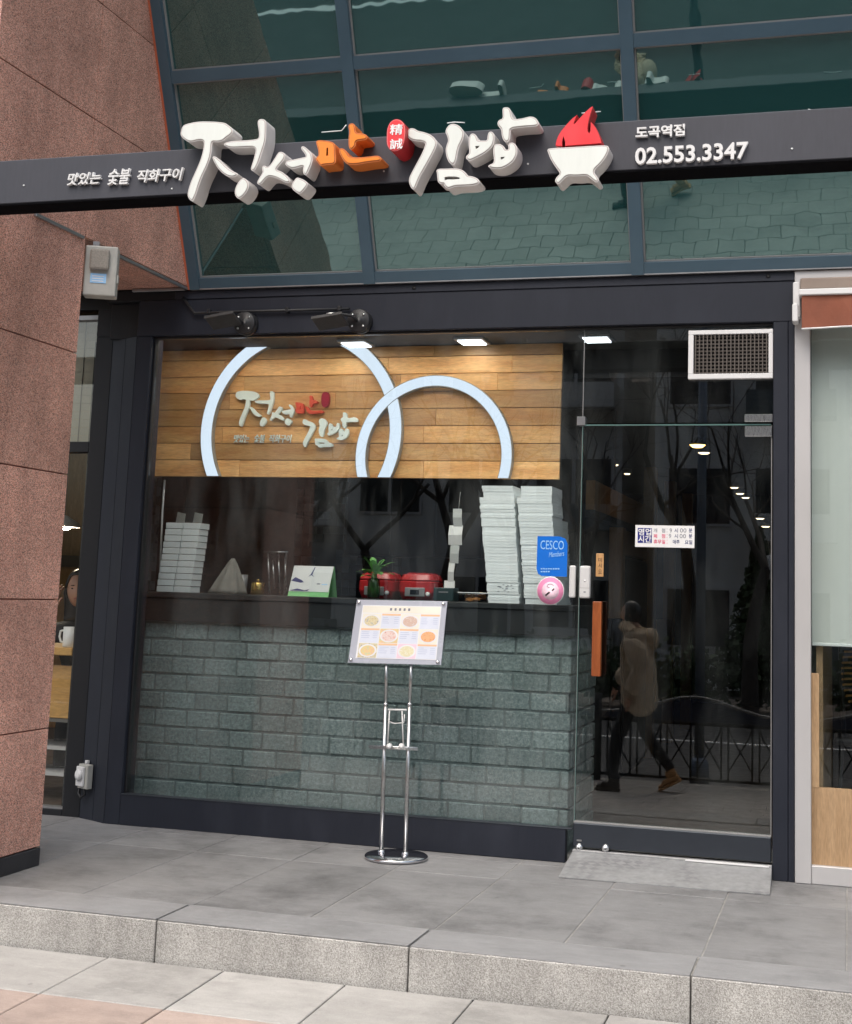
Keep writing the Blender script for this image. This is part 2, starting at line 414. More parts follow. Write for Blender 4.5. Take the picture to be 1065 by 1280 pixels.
M['warm'] = EM('warm lamp', (1.0, .62, .16), 6.0)
M['warm2'] = EM('warm downlight', (1.0, .78, .5), 3.0)
M['card'] = P('white carton', (.86, .90, .91), .6, var=.03, vs=6, rnd=.05)
M['card_in'] = P('grey carton inside', (.40, .42, .40), .7)
M['cooker'] = P('red rice cooker', (.42, .018, .022), .25, var=.05)
M['cooker_grey'] = P('grey cooker panel', (.30, .30, .31), .35, .3)
M['leaf'] = P('green leaf', (.13, .36, .08), .4, var=.3, vs=30)
M['vase'] = GLASS('green vase glass', (.62, .80, .62), .05)
M['water'] = P('murky stems', (.08, .16, .05), .4, var=.5, vs=60)
M['paper'] = P('white paper', (.72, .73, .73), .7, var=.05, rnd=.04)
M['paper_grey'] = P('grey paper slip', (.48, .50, .50), .7, var=.1)
M['cal_green'] = P('green calendar base', (.25, .62, .25), .5)
M['navy'] = P('navy ink', (.02, .035, .16), .5)
M['cloth'] = P('grey cloth', (.24, .23, .21), .9, var=.15, vs=20)
M['brass'] = P('brass pot', (.50, .33, .10), .22, .9, var=.2, vs=9)
M['food'] = P('fried food', (.42, .17, .04), .6, var=.4, vs=40)
M['tub'] = GLASS('clear tub', (.9, .9, .88), .05)
M['teal_box'] = P('dark teal device', (.025, .05, .055), .4)
M['blue'] = P('blue sticker', (.005, .16, .68), .4, var=.02)
M['pale_blue'] = P('pale blue print', (.35, .62, .95), .5)
M['pink'] = P('pink sticker', (.80, .27, .47), .45, var=.05, vs=40)
M['pink_light'] = P('pale pink print', (.85, .62, .72), .5)
M['navy_ink'] = P('navy block', (.015, .02, .20), .5)
M['red_ink'] = P('magenta ink', (.72, .05, .16), .5)
M['grey_ink'] = P('grey ink', (.22, .23, .27), .6)
M['plastic'] = P('white plastic', (.66, .66, .66), .4, var=.03)
M['grey_plastic'] = P('weathered grey plastic', (.40, .40, .37), .55, var=.15, vs=12)
M['cover'] = P('mottled grey cover', (.26, .24, .21), .7, var=.3, vs=160)
M['handle'] = wood('reddish wood handle', (.24, .055, .013), (.36, .10, .026), (9, 9, 1.2), .4, 0)
M['tag_wood'] = wood('light wood tag', (.55, .30, .12), (.65, .38, .17), (9, 9, 1.2), .5, 0)
M['ink'] = P('dark brown ink', (.10, .05, .03), .6)
def diamond():
    m, n, out = new_mat('worn checker plate'); g = n.nodes.new('ShaderNodeNewGeometry')
    v = pos(n, (1, 1, 1)); mp = N(n, 'ShaderNodeMapping'); mp.inputs['Rotation'].default_value = (0, 0, R(45)); n.links.new(v, mp.inputs[0])
    ck = N(n, 'ShaderNodeTexChecker', Scale=26); n.links.new(mp.outputs[0], ck.inputs['Vector'])
    wv = noise(n, v, 3.2, 4); msk = ramp(n, wv, [(0.45, 0.0), (0.66, .5)])
    c = mixc(n, (.40, .405, .41), (.15, .15, .155), msk)
    ckm = N(n, 'ShaderNodeMath', operation='MULTIPLY'); n.links.new(ck.outputs['Fac'], ckm.inputs[0]); n.links.new(msk, ckm.inputs[1]); c = mixc(n, c, (.50, .50, .51), ckm.outputs[0])
    c = mixc(n, c, ramp(n, noise(n, v, 30, 4), [(0.3, .85), (0.7, 1.1)]), 1.0, 'MULTIPLY')
    finish(n, out, c, .5, .45, bump(n, ck.outputs['Fac'], .12, .003)); return m
M['plate'] = diamond()
M['blind'] = P('translucent roller blind', (.70, .73, .71), .8, var=.05, vs=3, stretch=(6, 1, .3))
M['blind_left'] = P('beige slat blind', (.30, .27, .22), .8, var=.06)
M['awning'] = P('faded brown awning', (.25, .085, .05), .9, var=.25, vs=4, bmp=.1)
M['awning_top'] = P('taupe awning fabric', (.27, .215, .18), .9, var=.1)
M['table_wood'] = wood('orange birch board', (.52, .27, .07), (.62, .36, .12), (1, 3, 5), .45, .05)
M['oak'] = wood('pale oak panel', (.40, .25, .13), (.52, .35, .20), (8, 8, 1.0), .5, .06)
M['skin'] = P('skin', (.48, .27, .19), .5, var=.06, vs=20)
M['hair'] = P('black hair', (.012, .010, .009), .4, var=.2, vs=60)
M['coat'] = P('khaki brown parka', (.46, .37, .27), .85, var=.2, vs=12, bmp=.3, bs=40)
M['fur'] = P('fur trim', (.55, .43, .30), .95, var=.4, vs=60, bmp=.6, bs=160)
M['trouser'] = P('black trousers', (.012, .012, .014), .8)
M['shoe'] = P('tan suede boot', (.45, .24, .10), .8)
M['iron'] = P('black iron railing', (.012, .013, .014), .4, .5)
M['rail_grey'] = P('worn grey rail', (.22, .22, .22), .5, .2)
M['navy_panel'] = P('navy railing plaque', (.012, .022, .05), .35)
M['bark'] = P('dark bark', (.055, .045, .038), .9, var=.3, vs=15, bmp=.5, bs=40)
M['apt'] = P('grey apartment render', (.56, .55, .53), .85, var=.08, vs=.6)
M['apt2'] = P('brown apartment brick', (.34, .22, .16), .85, var=.12, vs=.8)
M['apt_dark'] = P('balcony shade panel', (.10, .12, .13), .6)
M['pane'] = P('dark window pane', (.015, .02, .028), .08)
M['hedge'] = P('hedge leaf', (.045, .075, .03), .7, var=.4, vs=3)
M['pole'] = P('blue grey lamp pole', (.10, .13, .18), .45, .4)
M['room_wall'] = P('plain wall', (.30, .28, .26), .8)

# ------------------------------------------------------------------ ground
g = bmesh.new(); s = 400
vs_ = [g.verts.new((x, y, -.74)) for x, y in ((-s, -s), (s, -s), (s, s), (-s, s))]; g.faces.new(vs_)
tag(from_bm('ground', g, M['soil'], center=False, loc=(0, 0, 0)), kind='structure')
tag(box('road', -60, 60, -16.0, -7.66, -.82, -.70, M['asphalt']), kind='structure')
tag(box('lane_marking', -60, 60, -13.1, -12.97, -.70, -.696, M['line']), kind='structure')
tag(box('edge_line', -60, 60, -8.25, -8.12, -.70, -.696, M['yellow_line']), kind='structure')
far = tag(box('far_pavement', -60, 60, -20.0, -16.01, -.80, -.56, M['paver_brown']), kind='structure')

# sidewalk: falls away from the step, then level beside the railing
SW = [(-1.785, -.15), (-2.85, -.180), (-5.4, -.55), (-7.5, -.57)]
def sw_z(y):
    for (a, za), (b, zb) in zip(SW, SW[1:]):
        if y >= b: return za + (zb - za) * (y - a) / (b - a)
    return SW[-1][1]
bm = bmesh.new(); prof = SW + [(-7.65, -.57), (-7.65, -.80), (-1.785, -.80)]
for sgn in (0,):
    L = [bm.verts.new((-26, y, z - (.02 if z > -.7 else 0))) for y, z in prof]; Rr = [bm.verts.new((26, y, z - (.02 if z > -.7 else 0))) for y, z in prof]
    for i in range(len(prof)):
        j = (i + 1) % len(prof); bm.faces.new((L[i], L[j], Rr[j], Rr[i]))
    bm.faces.new(L); bm.faces.new(Rr)
sidewalk = tag(from_bm('sidewalk', bm, M['joint']), kind='structure')
def slab(name, x0, x1, y0, y1, z0, z1, th, mat, parent, gap=.003):
    """paving piece: near edge y0 at height z0, far edge y1 at height z1"""
    bm = bmesh.new(); add_box(bm, -(x1 - x0) / 2 + gap, (x1 - x0) / 2 - gap, -(y1 - y0) / 2 + gap, (y1 - y0) / 2 - gap, -th, 0, .003)
    for v in bm.verts: v.co.z += v.co.y / (y1 - y0) * (z1 - z0)
    key = ('slab', round(x1 - x0, 4), round(y1 - y0, 4), round(z1 - z0, 4), th, mat.name)
    c = Vector(((x0 + x1) / 2, (y0 + y1) / 2, (z0 + z1) / 2 + random.uniform(-.0012, .0012)))
    if key not in CACHE:
        bmesh.ops.recalc_face_normals(bm, faces=bm.faces); me = bpy.data.meshes.new(name); bm.to_mesh(me); me.materials.append(mat); CACHE[key] = me
    bm.free(); return link(name, CACHE[key], c, parent)
PX = .4895
ys = [-1.785]
while ys[-1] > -7.3: ys.append(ys[-1] - .455)
for r in range(3):
    mat = M['paver_grey'] if r in (0, 5) else (M['paver_pink'] if r in (1, 2, 6) else M['paver_brown'])
    for k in range(-9, 14):
        x0 = -.715 + k * PX
        if r > 3 and not (-6 < x0 < 6): continue
        slab('paver', x0, x0 + PX, ys[r + 1], ys[r], sw_z(ys[r + 1]), sw_z(ys[r]), .035, mat, sidewalk)

PW, PD = .245, .235
rest_bm = bmesh.new(); yy = ys[3]; r = 0
while yy - PD > -7.6:
    y1, y0 = yy, yy - PD
    for k in range(-24, 26):
        x0 = .1 + k * PW + (PW / 2 if r % 2 else 0)
        if -1.9 < x0 < 3.2 and -6.3 < y0: slab('small_paver', x0, x0 + PW, y0, y1, sw_z(y0), sw_z(y1), .03, M['paver_small'], sidewalk, .0022)
        else:
            z0_, z1_ = sw_z(y0), sw_z(y1); b2 = bmesh.new(); add_box(b2, x0 + .0022, x0 + PW - .0022, y0 + .0022, y1 - .0022, -.03, 0)
            for v in b2.verts: v.co.z += z0_ + (z1_ - z0_) * (v.co.y - y0) / PD
            merge(rest_bm, b2)
    yy -= PD; r += 1
tag(from_bm('small_paver_field', rest_bm, M['paver_small'], sidewalk), kind='stuff')

# terrace with honed slabs and a granite kerb step
terrace = tag(box('terrace', -9, 9, -1.74, 0.9, -.62, -.003, M['joint_pale']), kind='structure')
for k in range(-6, 7):
    x0 = -.526 + 1.025 * k
    st = link('kerb_stone', None, (0, 0, 0), None); COL.objects.unlink(st); bpy.data.objects.remove(st)
    slab('kerb_stone', x0, x0 + 1.025, -1.775, -1.5, 0, 0, .16, M['kerb'], terrace, .003)
    slab('kerb_cap', x0, x0 + 1.025, -1.771, -1.501, .0035, .0035, .003, M['kerb_top'], terrace, .004)
TX = .5115
for k in range(-8, 12):
    x0 = -1.026 + TX * k
    slab('terrace_slab', x0, x0 + TX, -1.5, -.49, 0, 0, .03, M['terrace'], terrace, .002)
    slab('terrace_slab', x0, x0 + TX, -.49, -.10, 0, 0, .03, M['terrace'], terrace, .002)
    slab('terrace_slab', x0, x0 + TX, -.10, .85, 0, 0, .03, M['terrace'], terrace, .002)

# ------------------------------------------------------------------ granite pier with the side wall above the alcove
XP, PF, PB = -1.512, -1.855, -1.072
ZJ = [.083, .612, 1.200, 1.787, 2.372, 2.946, 3.547, 4.140, 4.735, 5.33]
pier = thing('granite_pier', 'polished pink granite pier on a dark plinth at the left edge', 'pier', (XP - .4, (PF + PB) / 2, 0))
box('core', XP - .85, XP - .012, PF + .012, PB - .012, 0, 5.33, M['granite_joint'], pier)
box('core', XP - .85, XP - .012, PB - .012, 0.0, 2.956, 5.33, M['granite_joint'], pier)
box('plinth', XP - .86, XP + .003, PF - .003, PB + .003, 0, .081, M['granite_plinth'], pier, .003)
for z0, z1 in zip(ZJ, ZJ[1:]):
    box('granite_panel', XP - .03, XP, PF + .003, PB, z0 + .003, z1 - .003, M['granite'], pier, .002)          # side face
    box('granite_panel', XP - .86, XP - .034, PF, PF + .03, z0 + .003, z1 - .003, M['granite'], pier, .002)      # front face
    if z1 < 2.96: box('granite_panel', XP - .86, XP - .034, PB - .03, PB, z0 + .003, z1 - .003, M['granite'], pier, .002)
    else:
        # panel behind the pier line, cut to the leaning glazing
        ya = -(z0 - 2.94) * math.tan(R(24)) - .012; yb = -(z1 - 2.94) * math.tan(R(24)) - .012
        if yb < PB + .06: yb = PB + .06
        bm = bmesh.new(); q = [(PB + .004, z0 + .003), (max(ya, PB + .05), z0 + .003), (yb, z1 - .003), (PB + .004, z1 - .003)]
        A = [bm.verts.new((XP - .03, y, z)) for y, z in q]; B = [bm.verts.new((XP, y, z)) for y, z in q]
        for i in range(4): bm.faces.new((A[i], A[(i + 1) % 4], B[(i + 1) % 4], B[i]))
        bm.faces.new(A); bm.faces.new(B); from_bm('granite_panel', bm, M['granite'], pier)
for k in range(3):
    box('soffit_panel', XP - .85 + .28 * k, XP - .85 + .28 * k + .277, PB - .008, -.002, 2.947, 2.955, M['granite'], pier)
strip = thing('metal_edge_strip', 'grey metal strip along the lower edge of the granite side wall', 'strip', (XP, -.8, 2.93))
box('strip', XP + .001, XP + .014, -1.50, -1.10, 2.928, 2.944, M['flash'], strip, .002)
box('strip', XP - .012, XP + .004, -.86, -.03, 2.926, 2.942, M['flash'], strip, .002)
s2 = thing('metal_drip_edge', 'short grey drip edge at the top of the dark alcove', 'strip', (-1.7, -.01, 2.93))
box('strip', -1.86, -1.535, -.03, -.012, 2.927, 2.943, M['flash'], s2, .002)

# ------------------------------------------------------------------ leaning glazed facade above the shop
TT = R(24)
def gp(x, s, n=0.0):
    """point on the leaning glazing: s metres up the slope, n metres out of it"""
    return Vector((x, -s * math.sin(TT) - n * math.cos(TT), 2.94 + s * math.cos(TT) - n * math.sin(TT)))
def gbox(name, x0, x1, s0, s1, n0, n1, mat, parent):
    bm = bmesh.new(); add_box(bm, x0, x1, n0, n1, s0, s1)
    for v in bm.verts: v.co = gp(v.co.x, v.co.z, v.co.y)
    return from_bm(name, bm, mat, parent)
glz = thing('leaning_glazing', 'green glazed facade with blue grey mullions leaning out above the shop sign', 'glazing', (.5, 0, 2.94))
MX = [(-1.4985, -1.438), (-.461, -.396), (.996, 1.060), (2.45, 2.514), (3.9, 3.964), (5.35, 5.414)]
SROW = [(0.0, .062), (1.122, 1.188), (2.25, 2.316), (3.38, 3.446)]
for i, (a, b) in enumerate(MX):
    gbox('mullion', a, b, 0.0, 3.446, -.06, .030, M['mullion'], glz)
for (a, b), (c, d) in zip(MX, MX[1:]):
    for s0, s1 in SROW: gbox('transom', b + .0005, c - .0005, s0, s1, -.05, .026, M['mullion'], glz)
    for (s0, s1), (t0, t1) in zip(SROW, SROW[1:]):
        gbox('glass_pane', b + .009, c - .009, s1 + .009, t0 - .009, -.02, -.008, M['green_glass'], glz)
        gbox('glazing_bead', b, b + .008, s1, t0, -.03, .004, M['bead'], glz); gbox('glazing_bead', c - .008, c, s1, t0, -.03, .004, M['bead'], glz)
        gbox('glazing_bead', b + .008, c - .008, s1, s1 + .008, -.03, .004, M['bead'], glz); gbox('glazing_bead', b + .008, c - .008, t0 - .008, t0, -.03, .004, M['bead'], glz)
gbox('sealant', -1.5112, -1.4990, 0.0, 3.44, -.04, .030, M['caulk'], glz)
box('flashing', -1.50, 5.4, -.026, .052, 2.928, 2.9385, M['flash'], glz)
up = thing('upper_storey', 'plain upper storey wall of the building above the leaning glazing', 'building', (.5, 0, 6))
box('wall', -9, 9, -1.52, 6, 6.12, 11, M['apt'], up)
box('wall', -9, XP - .86, -.02, .3, 2.96, 6.11, M['granite'], up)
box('wall', 5.42, 9, -.02, .3, 0.0, 6.11, M['granite'], up)
box('ceiling_slab', -9, 9, .055, 6, 2.96, 6.10, M['black'], up)

# ------------------------------------------------------------------ sign beam with the channel letters
YB, YL = -2.05, -2.132
sign = thing('shop_sign', 'long charcoal sign beam with raised ivory, orange and red Korean lettering', 'sign', (0, YB, 2.807))
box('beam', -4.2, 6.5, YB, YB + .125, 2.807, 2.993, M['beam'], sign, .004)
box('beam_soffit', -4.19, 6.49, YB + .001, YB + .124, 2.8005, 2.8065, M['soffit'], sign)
for bx in (-1.9, 5.9): box('bracket', bx, bx + .06, YB + .126, PF + .0, 2.83, 2.95, M['black_gloss'], sign)
def px2(pts, ox, oy, sc, Y): return [((lambda v: (v.x, v.z))(at(ox + x / sc, oy + y / sc, Y))) for x, y in pts]
STROKES = {
 'jieut': ((220, 140, 8.192), [(50,200),(65,150),(90,128),(200,100),(320,95),(490,105),(540,135),(590,185),(570,230),(520,262),(480,300),(420,310),(375,305),(368,330),(365,400),(350,480),(315,570),(270,660),(240,740),(210,840),(175,915),(150,910),(120,870),(120,820),(150,720),(195,620),(240,520),(270,430),(285,350),(285,295),(230,290),(160,312),(110,300),(65,265),(45,230)], None, 0),
 'jieut2': ((220, 140, 8.192), [(370,465),(385,452),(415,460),(460,500),(510,555),(570,600),(640,632),(620,655),(580,670),(530,662),(470,625),(420,565),(390,510)], None, 0),
 'eo': ((220, 140, 8.192), [(485,335),(500,315),(560,298),(680,292),(790,285),(835,275),(850,260),(850,200),(835,120),(840,85),(865,70),(905,75),(925,100),(925,200),(920,300),(890,390),(865,470),(840,540),(800,610),(765,595),(770,560),(800,470),(825,360),(700,365),(580,372),(520,360)], None, 0),
 'ieung': ((220, 140, 8.192), [(600,800),(630,730),(670,680),(700,675),(730,700),(750,745),(740,790),(710,840),(670,880),(630,888),(605,850)], None, 0),
 'siot': ((310, 140, 10.667), [(385,570),(410,535),(450,530),(490,550),(500,590),(480,640),(430,700),(370,770),(440,790),(500,830),(545,880),(570,920),(540,945),(500,945),(430,905),(350,870),(270,860),(220,910),(170,970),(130,965),(120,935),(150,880),(200,800),(185,760),(195,720),(225,710),(260,740),(310,690),(360,610)], None, 0),
 'eo2': ((310, 140, 10.667), [(500,680),(515,655),(560,645),(650,625),(740,605),(775,600),(760,560),(720,510),(705,480),(720,455),(755,460),(800,500),(845,550),(860,600),(860,670),(830,740),(790,830),(765,845),(735,820),(730,770),(740,720),(660,745),(590,760),(530,735),(500,705)], None, 0),
 'ieung2': ((310, 140, 10.667), [(580,980),(600,930),(650,870),(690,880),(760,910),(800,950),(790,990),(760,1030),(710,1085),(670,1090),(610,1050),(585,1015)], None, 0),
 'mieum': ((385, 140, 8.192), [(80,305),(100,288),(160,290),(250,305),(280,335),(280,420),(290,500),(270,535),(215,540),(160,545),(130,555),(110,530),(80,490),(85,465),(110,445),(105,390),(90,340)], [(193,368),(209,368),(209,448),(188,452)], 1),
 'a': ((385, 140, 8.192), [(415,135),(435,115),(470,118),(485,150),(490,215),(540,215),(595,230),(612,255),(595,285),(540,292),(492,300),(490,345),(460,380),(430,385),(415,350),(415,270),(425,200),(415,160)], None, 1),
 'nieun': ((385, 140, 8.192), [(315,400),(325,375),(350,370),(385,390),(410,430),(430,458),(500,465),(600,460),(700,445),(740,455),(757,485),(735,505),(680,512),(600,520),(500,540),(420,540),(380,520),(340,460)], None, 1),
 'giyeok': ((500, 120, 9.85), [(90,470),(105,410),(135,395),(180,400),(220,430),(300,445),(380,475),(440,530),(460,590),(430,670),(370,780),(310,890),(250,990),(210,1090),(180,1155),(140,1140),(110,1070),(110,1010),(150,930),(210,820),(270,710),(305,620),(315,580),(260,560),(180,555),(120,535),(90,500)], None, 0),
 'i': ((500, 120, 9.85), [(555,440),(580,380),(620,345),(670,340),(730,365),(780,420),(790,480),(770,550),(730,620),(710,700),(700,770),(680,830),(650,850),(600,820),(570,740),(560,660),(575,600),(595,550),(580,490)], None, 0),
 'mieum2': ((500, 120, 9.85), [(445,915),(475,895),(560,895),(680,890),(750,900),(810,940),(835,985),(880,985),(950,1010),(980,1045),(975,1080),(900,1105),(780,1110),(680,1115),(640,1130),(590,1145),(545,1110),(540,1080),(500,1085),(465,1060),(460,1000),(455,950)], [(550,1000),(600,992),(700,995),(745,1012),(730,1025),(650,1030),(590,1030),(552,1040)], 0),
 'bieup': ((575, 120, 9.682), [(105,520),(120,470),(150,450),(190,465),(210,510),(220,540),(280,540),(330,540),(335,470),(350,435),(385,428),(415,460),(420,530),(405,590),(370,640),(310,690),(240,730),(170,765),(120,785),(75,765),(70,730),(95,710),(115,690),(105,620)], [(188,608),(240,606),(226,628),(195,644)], 0),
 'a2': ((575, 120, 9.682), [(450,330),(470,290),(520,275),(515,200),(515,150),(540,135),(590,138),(615,170),(625,230),(640,280),(700,280),(780,265),(850,245),(910,260),(945,300),(955,345),(920,370),(820,375),(700,385),(612,400),(612,450),(605,530),(570,565),(530,545),(505,490),(500,400),(465,370)], None, 0),
 'bieup2': ((575, 120, 9.682), [(405,620),(420,590),(455,575),(510,590),(540,620),(550,650),(590,650),(580,600),(600,570),(640,560),(680,590),(695,650),(690,720),(650,790),(590,840),(510,880),(430,885),(370,875),(335,850),(360,830),(410,810),(410,740),(400,680)], [(492,742),(545,737),(532,757),(498,774)], 0),
}
LP = {}
for nm, ((ox, oy, sc), pts, hole, colr) in STROKES.items():
    poly = chaikin(px2(pts, ox, oy, sc, YL), 2); holes = [px2(hole, ox, oy, sc, YL)] if hole else []
    LP[nm] = (poly, holes, colr)
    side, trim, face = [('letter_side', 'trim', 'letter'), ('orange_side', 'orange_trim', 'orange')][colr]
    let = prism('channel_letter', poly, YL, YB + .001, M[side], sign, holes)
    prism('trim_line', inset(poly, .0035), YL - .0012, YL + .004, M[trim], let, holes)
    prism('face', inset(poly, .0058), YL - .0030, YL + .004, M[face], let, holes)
seal = chaikin(px2([(805,250),(810,170),(840,100),(900,68),(960,85),(1000,140),(1000,230),(985,330),(940,395),(880,410),(830,385),(805,330)], 385, 140, 8.192, YL - .03), 2)
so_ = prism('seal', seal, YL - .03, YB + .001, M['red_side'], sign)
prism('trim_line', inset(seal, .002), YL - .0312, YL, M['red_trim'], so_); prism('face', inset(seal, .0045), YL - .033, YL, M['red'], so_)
for ch, (a, b, c, d) in (('精', (838, 122, 972, 238)), ('誠', (838, 272, 972, 385))):
    p, q = at(385 + a / 8.192, 140 + d / 8.192, YL - .033), at(385 + c / 8.192, 140 + b / 8.192, YL - .033)
    text('seal_character', ch, p.x, q.x, p.z, q.z, YL - .033, M['white'], so_, .002, .012)
flame = px2([(200,640),(203,600),(210,570),(228,520),(250,480),(278,438),(310,400),(345,358),(380,320),(415,286),(450,260),(478,242),(455,300),(432,362),(450,350),(485,310),(520,270),(580,205),(630,160),(672,128),(680,150),(655,220),(635,290),(620,360),(613,420),(615,455),(630,477),(642,450),(645,400),(650,330),(690,370),(720,410),(745,460),(775,540),(790,610),(600,625),(322,645),(320,590),(300,520),(286,590),(285,648)], 675, 120, 10.24, YL)
emb = link('grill_emblem', None, (0, YB, 2.8), sign)
fl = prism('flame', flame, YL, YB + .001, M['red_side'], emb)
fl2 = prism('flame', inset(flame, .002), YL - .002, YL + .004, M['red'], emb)
bowl = chaikin(px2([(90,690),(120,668),(400,655),(700,635),(860,630),(885,660),(880,710),(840,790),(780,870),(680,960),(740,1040),(755,1085),(720,1110),(690,1090),(640,1050),(590,1015),(470,1030),(350,1020),(290,1080),(240,1130),(200,1110),(190,1075),(220,1030),(265,990),(190,900),(130,800),(110,740)], 675, 120, 10.24, YL - .003), 2)
bw = prism('bowl', bowl, YL - .003, YB + .001, M['letter_side'], emb)
prism('bowl', inset(bowl, .0035), YL - .0042, YL, M['trim'], emb); prism('bowl', inset(bowl, .0058), YL - .006, YL, M['letter'], emb)
for pts in ([(402, 165.5), (414, 164.5), (427, 163.5), (433, 156)], [(559, 154), (568, 152.8), (581, 153.5)], [(727, 141.5), (738, 141), (751, 139.5)], [(1010, 137), (1030, 139), (1050, 136)]):
    tube('wire', [at(x, y, YB + .03) for x, y in pts], .0022, M['paper'], sign, 5)
for px, py in ((30, 232), (215, 236), (480, 214), (660, 205), (990, 186)):
    q_ = at(px, py, YB); lathe('fixing', [(0, -.002), (.004, -.002), (.004, .002), (0, .002)], q_.x, YB, M['paper_grey'], sign, 8, 'Y', q_.z)
def word(body, px0, py0, px1, py1, Y, mat, parent, depth, bold, shear=0, slope=0.0):
    a, b = at(px0, py1, Y), at(px1, py0, Y)
    return text('raised_text', body, a.x, b.x, min(a.z, b.z), max(a.z, b.z), Y, mat, parent, depth, bold, shear, slope)
YT = YB - .0005
for body, x0, y0, x1, y1 in (('맛있는', 86, 215.5, 128.5, 233), ('숯불', 136.5, 211.5, 165, 232.5), ('직화구이', 173, 210.5, 231, 229.5)):
    word(body, x0, y0, x1, y1, YT, M['white_side'], sign, .014, .014, .18)
word('도곡역점', 795, 156.2, 856.5, 174.5, YT, M['white_side'], sign, .014, .03)
word('02.553.3347', 794.5, 178.5, 935.5, 207.5, YT, M['white_side'], sign, .016, .022)

# ------------------------------------------------------------------ black shop front frame
XL, XR = -1.733, 1.705
ZS, ZH = .158, 2.675
front = thing('storefront', 'black painted timber shop front frame with one large window', 'shop front', (0, 0, 0))
box('lintel', -1.826, 1.8075, 0.0, .075, ZH, 2.88, M['frame'], front, .003); box('lintel', -2.036, -1.8265, .06, .14, ZH, 2.88, M['frame_dark'], front, .003)  # left piece takes the darker black that carries the alcove shade
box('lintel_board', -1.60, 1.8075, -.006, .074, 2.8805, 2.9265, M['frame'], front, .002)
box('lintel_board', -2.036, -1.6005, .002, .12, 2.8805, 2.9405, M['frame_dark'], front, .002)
box('post', -1.826, XL, 0.001, .14, 0.0, ZH - .0005, M['frame'], front, .003)
box('post', XR, 1.7770, 0.001, .14, 0.0, ZH - .0005, M['frame'], front, .003)
box('post', 1.7785, 1.8070, 0.0, .14, 0.0, ZH - .0005, M['frame'], front, .002)
box('sill', XL + .0005, .712, -.001, .052, .0, ZS, M['frame'], front, .003)
box('sill_capping', XL + .0005, .745, -.0025, .050, ZS + .0005, ZS + .006, M['dark_rail'], front, .001)
box('jamb', XL + .0005, XL + .012, .03, .075, ZS + .007, ZH - .001, M['black_gloss'], front, .002)
box('head_channel', XL + .013, XR - .0005, .03, .075, ZH - .012, ZH - .0005, M['black_gloss'], front, .002)
# slanted return towards the neighbouring window, two boards with a seam
for a, b in (((-1.8275, .002), (-1.925, .052)), ((-1.928, .0535), (-2.036, .100))):
    bm = bmesh.new(); q = [a, b, (b[0] + .012, b[1] + .03), (a[0] + .012, a[1] + .03)]
    A = [bm.verts.new((x, y, 0.0)) for x, y in q]; B = [bm.verts.new((x, y, ZH - .0005)) for x, y in q]
    for i in range(4): bm.faces.new((A[i], A[(i + 1) % 4], B[(i + 1) % 4], B[i]))
    bm.faces.new(A); bm.faces.new(B); from_bm('return_board', bm, M['frame'], front)
for bx, bz in ((-.18, 2.905), (1.68, 2.907)): lathe('bolt_hole', [(.0, 0), (.011, 0), (.011, .004), (0, .004)], bx, -.0095, M['black'], front, 12, 'Y', bz)
win = box('window_glass', XL + .013, .7425, .045, .055, ZS + .007, ZH - .013, M['glass'], front)
win['label'] = 'large clear window pane of the shop front'
trans = box('transom_glass', .7465, XR - .001, .045, .055, 2.176, ZH - .013, M['door_glass'], front)
box('glass_joint', .7428, .7462, .043, .057, ZS + .007, ZH - .013, M['bead'], front)

# ------------------------------------------------------------------ glass door
door = thing('glass_door', 'frameless glass door with reddish wooden pull handle and dark bottom rail', 'door', (1.22, .03, .06))
box('door_glass', .752, 1.694, .026, .038, .195, 2.158, M['door_glass'], door)
box('glass_edge', .748, .7515, .025, .039, .195, 2.158, M['glass_edge'], door)
box('glass_edge', .752, 1.694, .0255, .0385, 2.1585, 2.166, M['glass_edge'], door)
box('glass_edge', 1.6945, 1.699, .025, .039, .195, 2.158, M['bead'], door)
box('bottom_rail', .748, 1.699, .008, .056, .078, .193, M['dark_rail'], door, .004)
box('rail_capping', .748, 1.699, .012, .052, .1932, .200, M['bead'], door, .001)
for px, py in ((724, 1059), (757, 1060)):
    c = at(px, py, .004); lk = lathe('lock_cylinder', [(0, -.016), (.012, -.016), (.0195, -.008), (.0195, .008), (0, .008)], c.x, .004, M['steel'], door, 18, 'Y', c.z)
    lathe('keyhole', [(0, -.0175), (.004, -.0175), (.004, -.012), (0, -.012)], c.x, .004, M['black'], lk, 10, 'Y', c.z)
c = at(724, 1050.5, .006); box('lock_plate', c.x - .012, c.x + .012, .004, .0085, c.z - .004, c.z + .004, M['steel'], door)
a, b = at(740, 845, -.03), at(754, 752, -.03)
hd = box('pull_handle', a.x, b.x - .004, -.055, -.022, a.z, b.z, M['handle'], door, .004, 2)
for z in (a.z + .06, b.z - .06): box('standoff', (a.x + b.x) / 2 - .008, (a.x + b.x) / 2 + .006, -.022, .026, z, z + .016, M['steel'], hd)
pz = [at(967, 545, .0).z, at(967, 532, 0).z, at(967, 531, 0).z, at(967, 517, 0).z]
box('pivot_patch', 1.567, 1.700, .014, .050, pz[0], pz[1] - .001, M['steel'], door, .003)
pp = thing('pivot_clamp', 'steel pivot clamp above the top right corner of the glass door', 'clamp', (1.64, .03, 2.18))
box('clamp_plate', 1.565, 1.7035, .012, .050, 2.175, pz[3], M['steel'], pp, .003)
a = at(721.5, 533, .03); b = at(731, 521, .03)
gc = thing('glass_clip', 'small grey clip joining the window pane and the glass above the door', 'clip', (.745, .03, 2.17))
box('clip', a.x, b.x + .004, .018, .072, a.z + .004, b.z, M['flash'], gc, .002)

